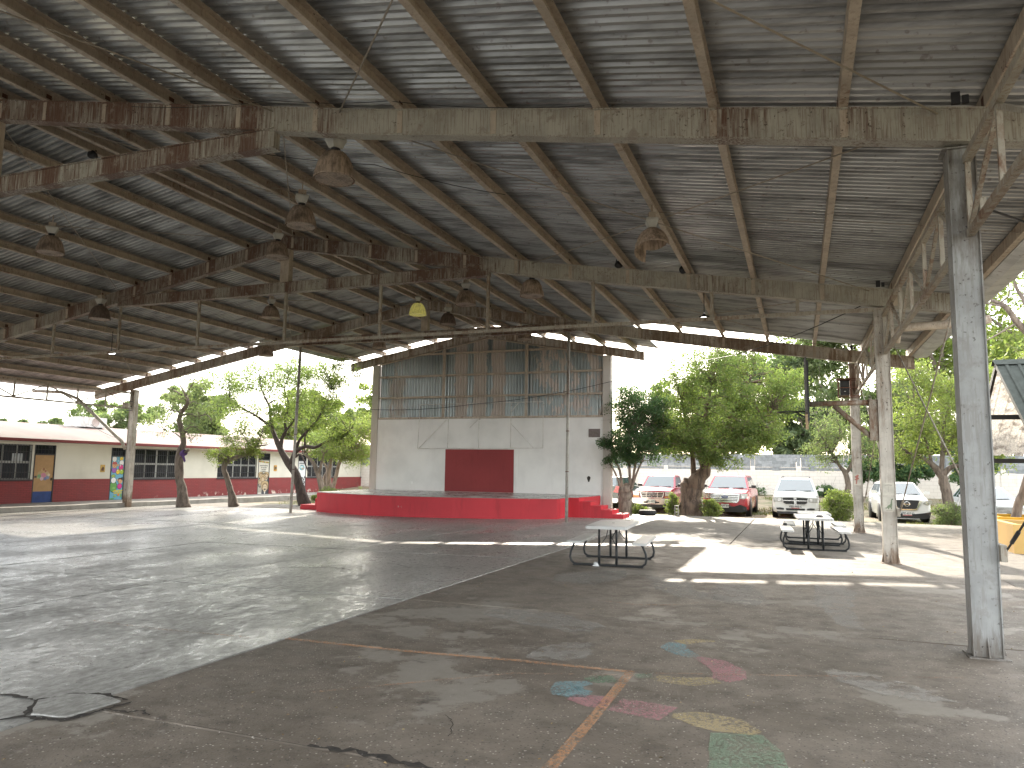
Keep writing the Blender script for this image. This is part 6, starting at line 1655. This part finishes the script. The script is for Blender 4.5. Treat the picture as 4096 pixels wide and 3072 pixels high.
tree('round_tree', 'tree with forked grey trunk and wide pale crown behind the crossover', (5.35, 33.0, -.14), [
    (((5.42, 33, -.2), (5.28, 33, .93), (5.18, 33, 1.47), (5.1, 33, 1.75), (4.7, 33, 2.27), (4.05, 33, 2.6), (3.5, 33, 3.1)), (.26, .20, .18, .16, .09, .05, .02)), (((5.13, 33, 1.7), (5.43, 32.9, 2.07), (5.9, 32.8, 2.2), (6.6, 32.7, 2.9)), (.12, .09, .07, .02)), (((5.1, 33, 1.7), (5.2, 33.1, 2.6), (5.3, 33.2, 3.6), (5.6, 33.2, 4.8)), (.11, .08, .06, .02)), (((4.8, 33, 2.2), (4.6, 33, 3.2), (4.3, 33, 4.4)), (.06, .045, .015)), (((5.3, 33, 3.0), (6.2, 33, 3.8), (6.8, 33, 4.6)), (.05, .03, .01))],
    [((5.1, 33.2, 4.2), (1.9, 1.6, 1.5), 110, .55), ((3.9, 33.0, 2.8), (.9, .9, .7), 30, .45), ((6.6, 32.8, 3.0), (1.2, 1.0, 1.0), 40, .5), ((4.4, 33.2, 5.6), (1.3, 1.1, .7), 34, .5), ((7.0, 33.2, 5.2), (1.3, 1.1, .9), 36, .5)], M['leaf_yellow'], M['bark_grey'], .06, 56, 19)
tree('planter_tree', 'leaning tree trunk growing from the yellow planter', (6.0, 25.9, .5), [
    (((5.82, 25.9, .45), (5.98, 25.9, 1.04), (6.15, 25.9, 1.5), (6.5, 25.9, 2.6), (7.0, 25.9, 3.8), (7.3, 25.8, 5.0)), (.14, .11, .11, .09, .07, .03)), (((6.7, 25.9, 3.0), (6.3, 25.7, 4.2), (6.2, 25.6, 5.2)), (.06, .04, .015))],
    [((7.4, 25.8, 5.3), (1.3, 1.1, .8), 40, .5)], M['leaf_yellow'], M['bark_pale'], .06, 60, 20)
tree('bare_limbed_tree', 'tall tree with bare limbs reaching over the eave at the right', (10.2, 30.0, -.14), [
    (((10.2, 30, -.2), (9.6, 30, 2.5), (8.6, 29.5, 4.6), (7.4, 28.6, 6.0), (6.75, 28.2, 6.7), (6.4, 28, 7.2), (6.0, 28, 7.45)), (.3, .26, .2, .13, .10, .08, .05)), (((7.0, 28.3, 6.4), (6.95, 28, 7.2), (6.7, 28, 7.9), (6.6, 28, 8.6)), (.08, .06, .05, .03)), (((6.4, 28, 7.2), (5.5, 27.6, 7.3), (4.9, 27.4, 6.9), (4.5, 27.3, 6.3)), (.035, .025, .015, .008)), (((6.2, 28, 7.3), (6.5, 27.8, 7.6), (6.2, 27.6, 8.0)), (.03, .02, .01)),
     (((8.6, 29.5, 4.6), (8.9, 29.6, 6.6), (8.6, 29.6, 8.6)), (.14, .1, .04)), (((6.75, 28.2, 6.7), (5.6, 27.6, 6.0), (5.0, 27.3, 5.9)), (.03, .02, .008))],
    [((8.6, 29.6, 8.6), (1.8, 1.5, 1.2), 40, .55), ((6.6, 28.2, 8.6), (.8, .8, .5), 10, .4)], M['leaf_pale'], M['bark_grey'], .06, 46, 21)
# hanging dry twigs at the right eave
# trees beyond the walls, each on its own
def far_tree(x, y, hgt, w, seed, mat, lab, lean=0.0, z0=0.45, nm_='background_tree', per=70, grp='trees beyond the boundary wall', size=.20):
    r = random.Random(seed); z0 = terrain(x, y)
    limbs = [(((x, y, z0 - .1), (x + lean * .3, y, z0 + hgt * .25), (x + lean * .7, y, z0 + hgt * .5), (x + lean, y, z0 + hgt * .8)), (.05 * hgt * .6, .04 * hgt * .6, .025 * hgt * .6, .03))]
    for k in range(5):
        a = r.uniform(0, 6.28); s = r.uniform(.3, .55)
        b0 = (x + lean * s, y, z0 + hgt * s)
        limbs.append(((b0, (b0[0] + .4 * w * math.cos(a), b0[1] + .3 * w * math.sin(a), b0[2] + hgt * .15), (b0[0] + .75 * w * math.cos(a), b0[1] + .5 * w * math.sin(a), b0[2] + hgt * .26)), (.012 * hgt, .008 * hgt, .02)))
    cl = []
    for k in range(9):
        cl.append(((x + lean + r.uniform(-.65, .65) * w, y + r.uniform(-.4, .4) * w, z0 + hgt * r.uniform(.42, .94)), (w * .42, w * .36, hgt * .13), 13, hgt * .085))
    return tree(nm_, lab, (x, y, z0), limbs, cl, mat, M['bark_grey'], size, per, seed, group=grp, droop=.2)
FAR = [(-7, 55, 8.0, 3.6, 'leaf_far', 'background tree showing above the big crown, left part'), (-1.5, 58, 10.5, 4.0, 'leaf_far', 'tall airy background tree just right of the big crown'),
       (3.6, 56, 13.0, 4.6, 'leaf_pale', 'tall pale background tree between the middle and far columns'), (9.2, 57, 14.5, 5.0, 'leaf_yellow', 'tall yellow green background tree behind the middle column'),
       (14.0, 52, 17.0, 5.4, 'leaf_yellow', 'very tall yellow green tree behind the near column'), (18.5, 54, 18, 5.6, 'leaf_pale', 'tall pale tree right of the near column'),
       (6.5, 52, 7.5, 3.6, 'leaf_pale', 'shorter pale tree over the boundary wall behind the crossover'), (12.0, 51.5, 8.5, 4.0, 'leaf_yellow', 'shorter yellow green tree over the boundary wall behind the sedan'), (.8, 52, 7.0, 3.2, 'leaf_far', 'shorter dull green tree over the boundary wall behind the white vehicle'),
       (17.5, 50.5, 9, 4.0, 'leaf_pale', 'leafy tree under the shelter roof at the right edge'), (-4, 51, 6, 2.8, 'leaf_far', 'low tree over the wall behind the thick trunk'), (24, 56, 17, 5.5, 'leaf_yellow', 'farthest tall tree at the right edge')]
for i, (x, y, hh_, w, mt, lab) in enumerate(FAR): far_tree(x, y, hh_, w, 40 + i, M[mt], lab)
for i, (x, y, hh_, w, lab) in enumerate(((3.75, 44.2, 3.9, 1.3, 'small dark green tree beside the middle column'), (5.3, 44.6, 3.3, 1.2, 'small dark green tree behind the forked trunk'), (8.6, 45, 3.4, 1.3, 'small dark green tree half hidden by the near column'))):
    far_tree(x, y, hh_, w, 70 + i, M['leaf_dark'], lab, nm_='young_tree', grp='young trees before the boundary wall', size=.11, per=60)
BL = [(-52, 46, 6.5, 4.6, 'leaf_pale', 'pale tree above the school roof at the left column'), (-45, 47, 7.4, 4.4, 'leaf_pale', 'airy tree above the school roof behind the crooked tree'), (-38, 52, 7.5, 4.2, 'leaf_yellow', 'yellow green tree above the school roof behind the bent trunk'),
      (-44.5, 60, 8.5, 4.8, 'leaf_far', 'greyish tree far behind the school roof'), (-33, 56, 8.5, 4.4, 'leaf_pale', 'pale tree behind the spreading tree'), (-27.5, 50, 7.5, 4.0, 'leaf_yellow', 'leafy tree behind the left stage pillar'), (-22, 46, 6.8, 3.6, 'leaf_pale', 'tree close behind the stage wall on its left'), (-60, 44, 5.6, 4.0, 'leaf_far', 'low tree far left above the school roof')]
for i, (x, y, hh_, w, mt, lab) in enumerate(BL): far_tree(x, y, hh_, w, 90 + i, M[mt], lab, grp='trees behind the school', size=.16, per=85)
# low plants
def shrub(name, lab, base, sz, cnt, mat, seed, cr=.3, size=.05, per=60, stems=6):
    r = random.Random(seed); limbs = []
    for k in range(stems):
        a = r.uniform(0, 6.28)
        limbs.append(((base, (base[0] + .4 * sz[0] * math.cos(a), base[1] + .4 * sz[1] * math.sin(a), base[2] + sz[2] * .8), (base[0] + .8 * sz[0] * math.cos(a), base[1] + .8 * sz[1] * math.sin(a), base[2] + sz[2] * 1.5)), (.022, .014, .006)))
    return tree(name, lab, base, limbs, [((base[0], base[1], base[2] + sz[2]), sz, cnt, cr)], mat, M['bark_grey'], size, per, seed, cat='shrub', group='shrubs and weeds', flat=.8)
shrub('bush', 'bright yellow green bush between the white vehicle and the far column', (1.45, 32.6, -.14), (.62, .5, .62), 60, M['leaf_yellow'], 31, .26, .05, 70)
shrub('bush', 'green bush between the leaning tree and the stage', (-22.0, 32.4, -.1), (.55, .5, .42), 40, M['leaf_mid'], 32, .24, .045)
shrub('bush', 'light weeds around the forked trunk behind the crossover', (5.2, 32.3, -.14), (.62, .4, .42), 34, M['leaf_pale'], 33, .24, .045)
shrub('weed_clump', 'weeds between the cut stump and the tyre', (-6.25, 31.65, -.14), (.34, .3, .26), 22, M['leaf_yellow'], 34, .18, .045, 40)
shrub('weed_clump', 'tall weeds in front of the red vehicle beside the big trunk', (-3.42, 32.15, -.14), (.42, .35, .42), 36, M['leaf_yellow'], 35, .2, .05, 46)
shrub('weed_clump', 'climbing weeds between the pickup and the big trunk', (-5.05, 32.6, -.14), (.24, .25, .55), 26, M['leaf_yellow'], 36, .2, .045, 44)
shrub('weed_clump', 'yellow flowered weed at the left back of the stage', (-24.9, 35.3, -.1), (.22, .2, .18), 12, M['leaf_yellow'], 37, .16, .045, 40)
shrub('weed_clump', 'dry whitish weed by the left stage pillar', (-21.0, 33.6, -.1), (.3, .2, .5), 12, M['leaf_pale'], 38, .14, .03, 22)
shrub('weed_clump', 'dark weeds at the foot of the boundary wall behind the white vehicle', (1.3, 47.2, .42), (.9, .4, .3), 22, M['leaf_dark'], 39, .28, .07, 50)
shrub('weed_clump', 'dark weeds at the wall foot left of the white vehicle', (-2.6, 47.3, .42), (.9, .4, .25), 18, M['leaf_dark'], 30, .28, .07, 50)
# grass between the cars and the wall
def grass(name, n, area, hgt, mat, lab, dens=None):
    x0, x1, y0, y1 = area
    px = rng.uniform(x0, x1, n); py = rng.uniform(y0, y1, n)
    if dens:
        k = (np.sin(px * 1.3 + 1.7) + np.sin(py * .9 + px * .45) + np.sin(px * .37 - py * .6)) > dens
        px, py = px[k], py[k]; n = len(px)
    pz = np.array([terrain(a, b_) for a, b_ in zip(px, py)])
    a = rng.uniform(0, 6.28, n); s = rng.uniform(.5, 1.3, n) * hgt; w = s * .16; l = rng.normal(0, .35, (n, 2)) * s[:, None]
    v = np.zeros((n, 3, 3))
    v[:, 0] = np.stack([px - w * np.cos(a), py - w * np.sin(a), pz], 1); v[:, 1] = np.stack([px + w * np.cos(a), py + w * np.sin(a), pz], 1); v[:, 2] = np.stack([px + l[:, 0], py + l[:, 1], pz + s], 1)
    mb = MB(); mb.add(v.reshape(-1, 3).tolist(), [(3 * i, 3 * i + 1, 3 * i + 2) for i in range(n)])
    solo(name, mb, mat, ((x0 + x1) / 2, y0, pz.min()), lab, 'grass', kind='stuff', fix=False)
M['grass'] = island('grass_blades', [(.09, .12, .03), (.14, .15, .045), (.20, .17, .07), (.07, .10, .025)], .8, .3)
grass('grass', 26000, (-12, 16, 36, 48), .10, M['grass'], 'short patchy grass between the cars and the boundary wall', -.3)
grass('weed_edge', 3500, (-7.4, 6.5, 31.3, 32.6), .13, M['grass'], 'low weeds along the edge of the paving', .4)
grass('grass_tufts', 2500, (-30, -19, 32, 44), .09, M['grass'], 'thin grass on the dirt left of the stage', .2)
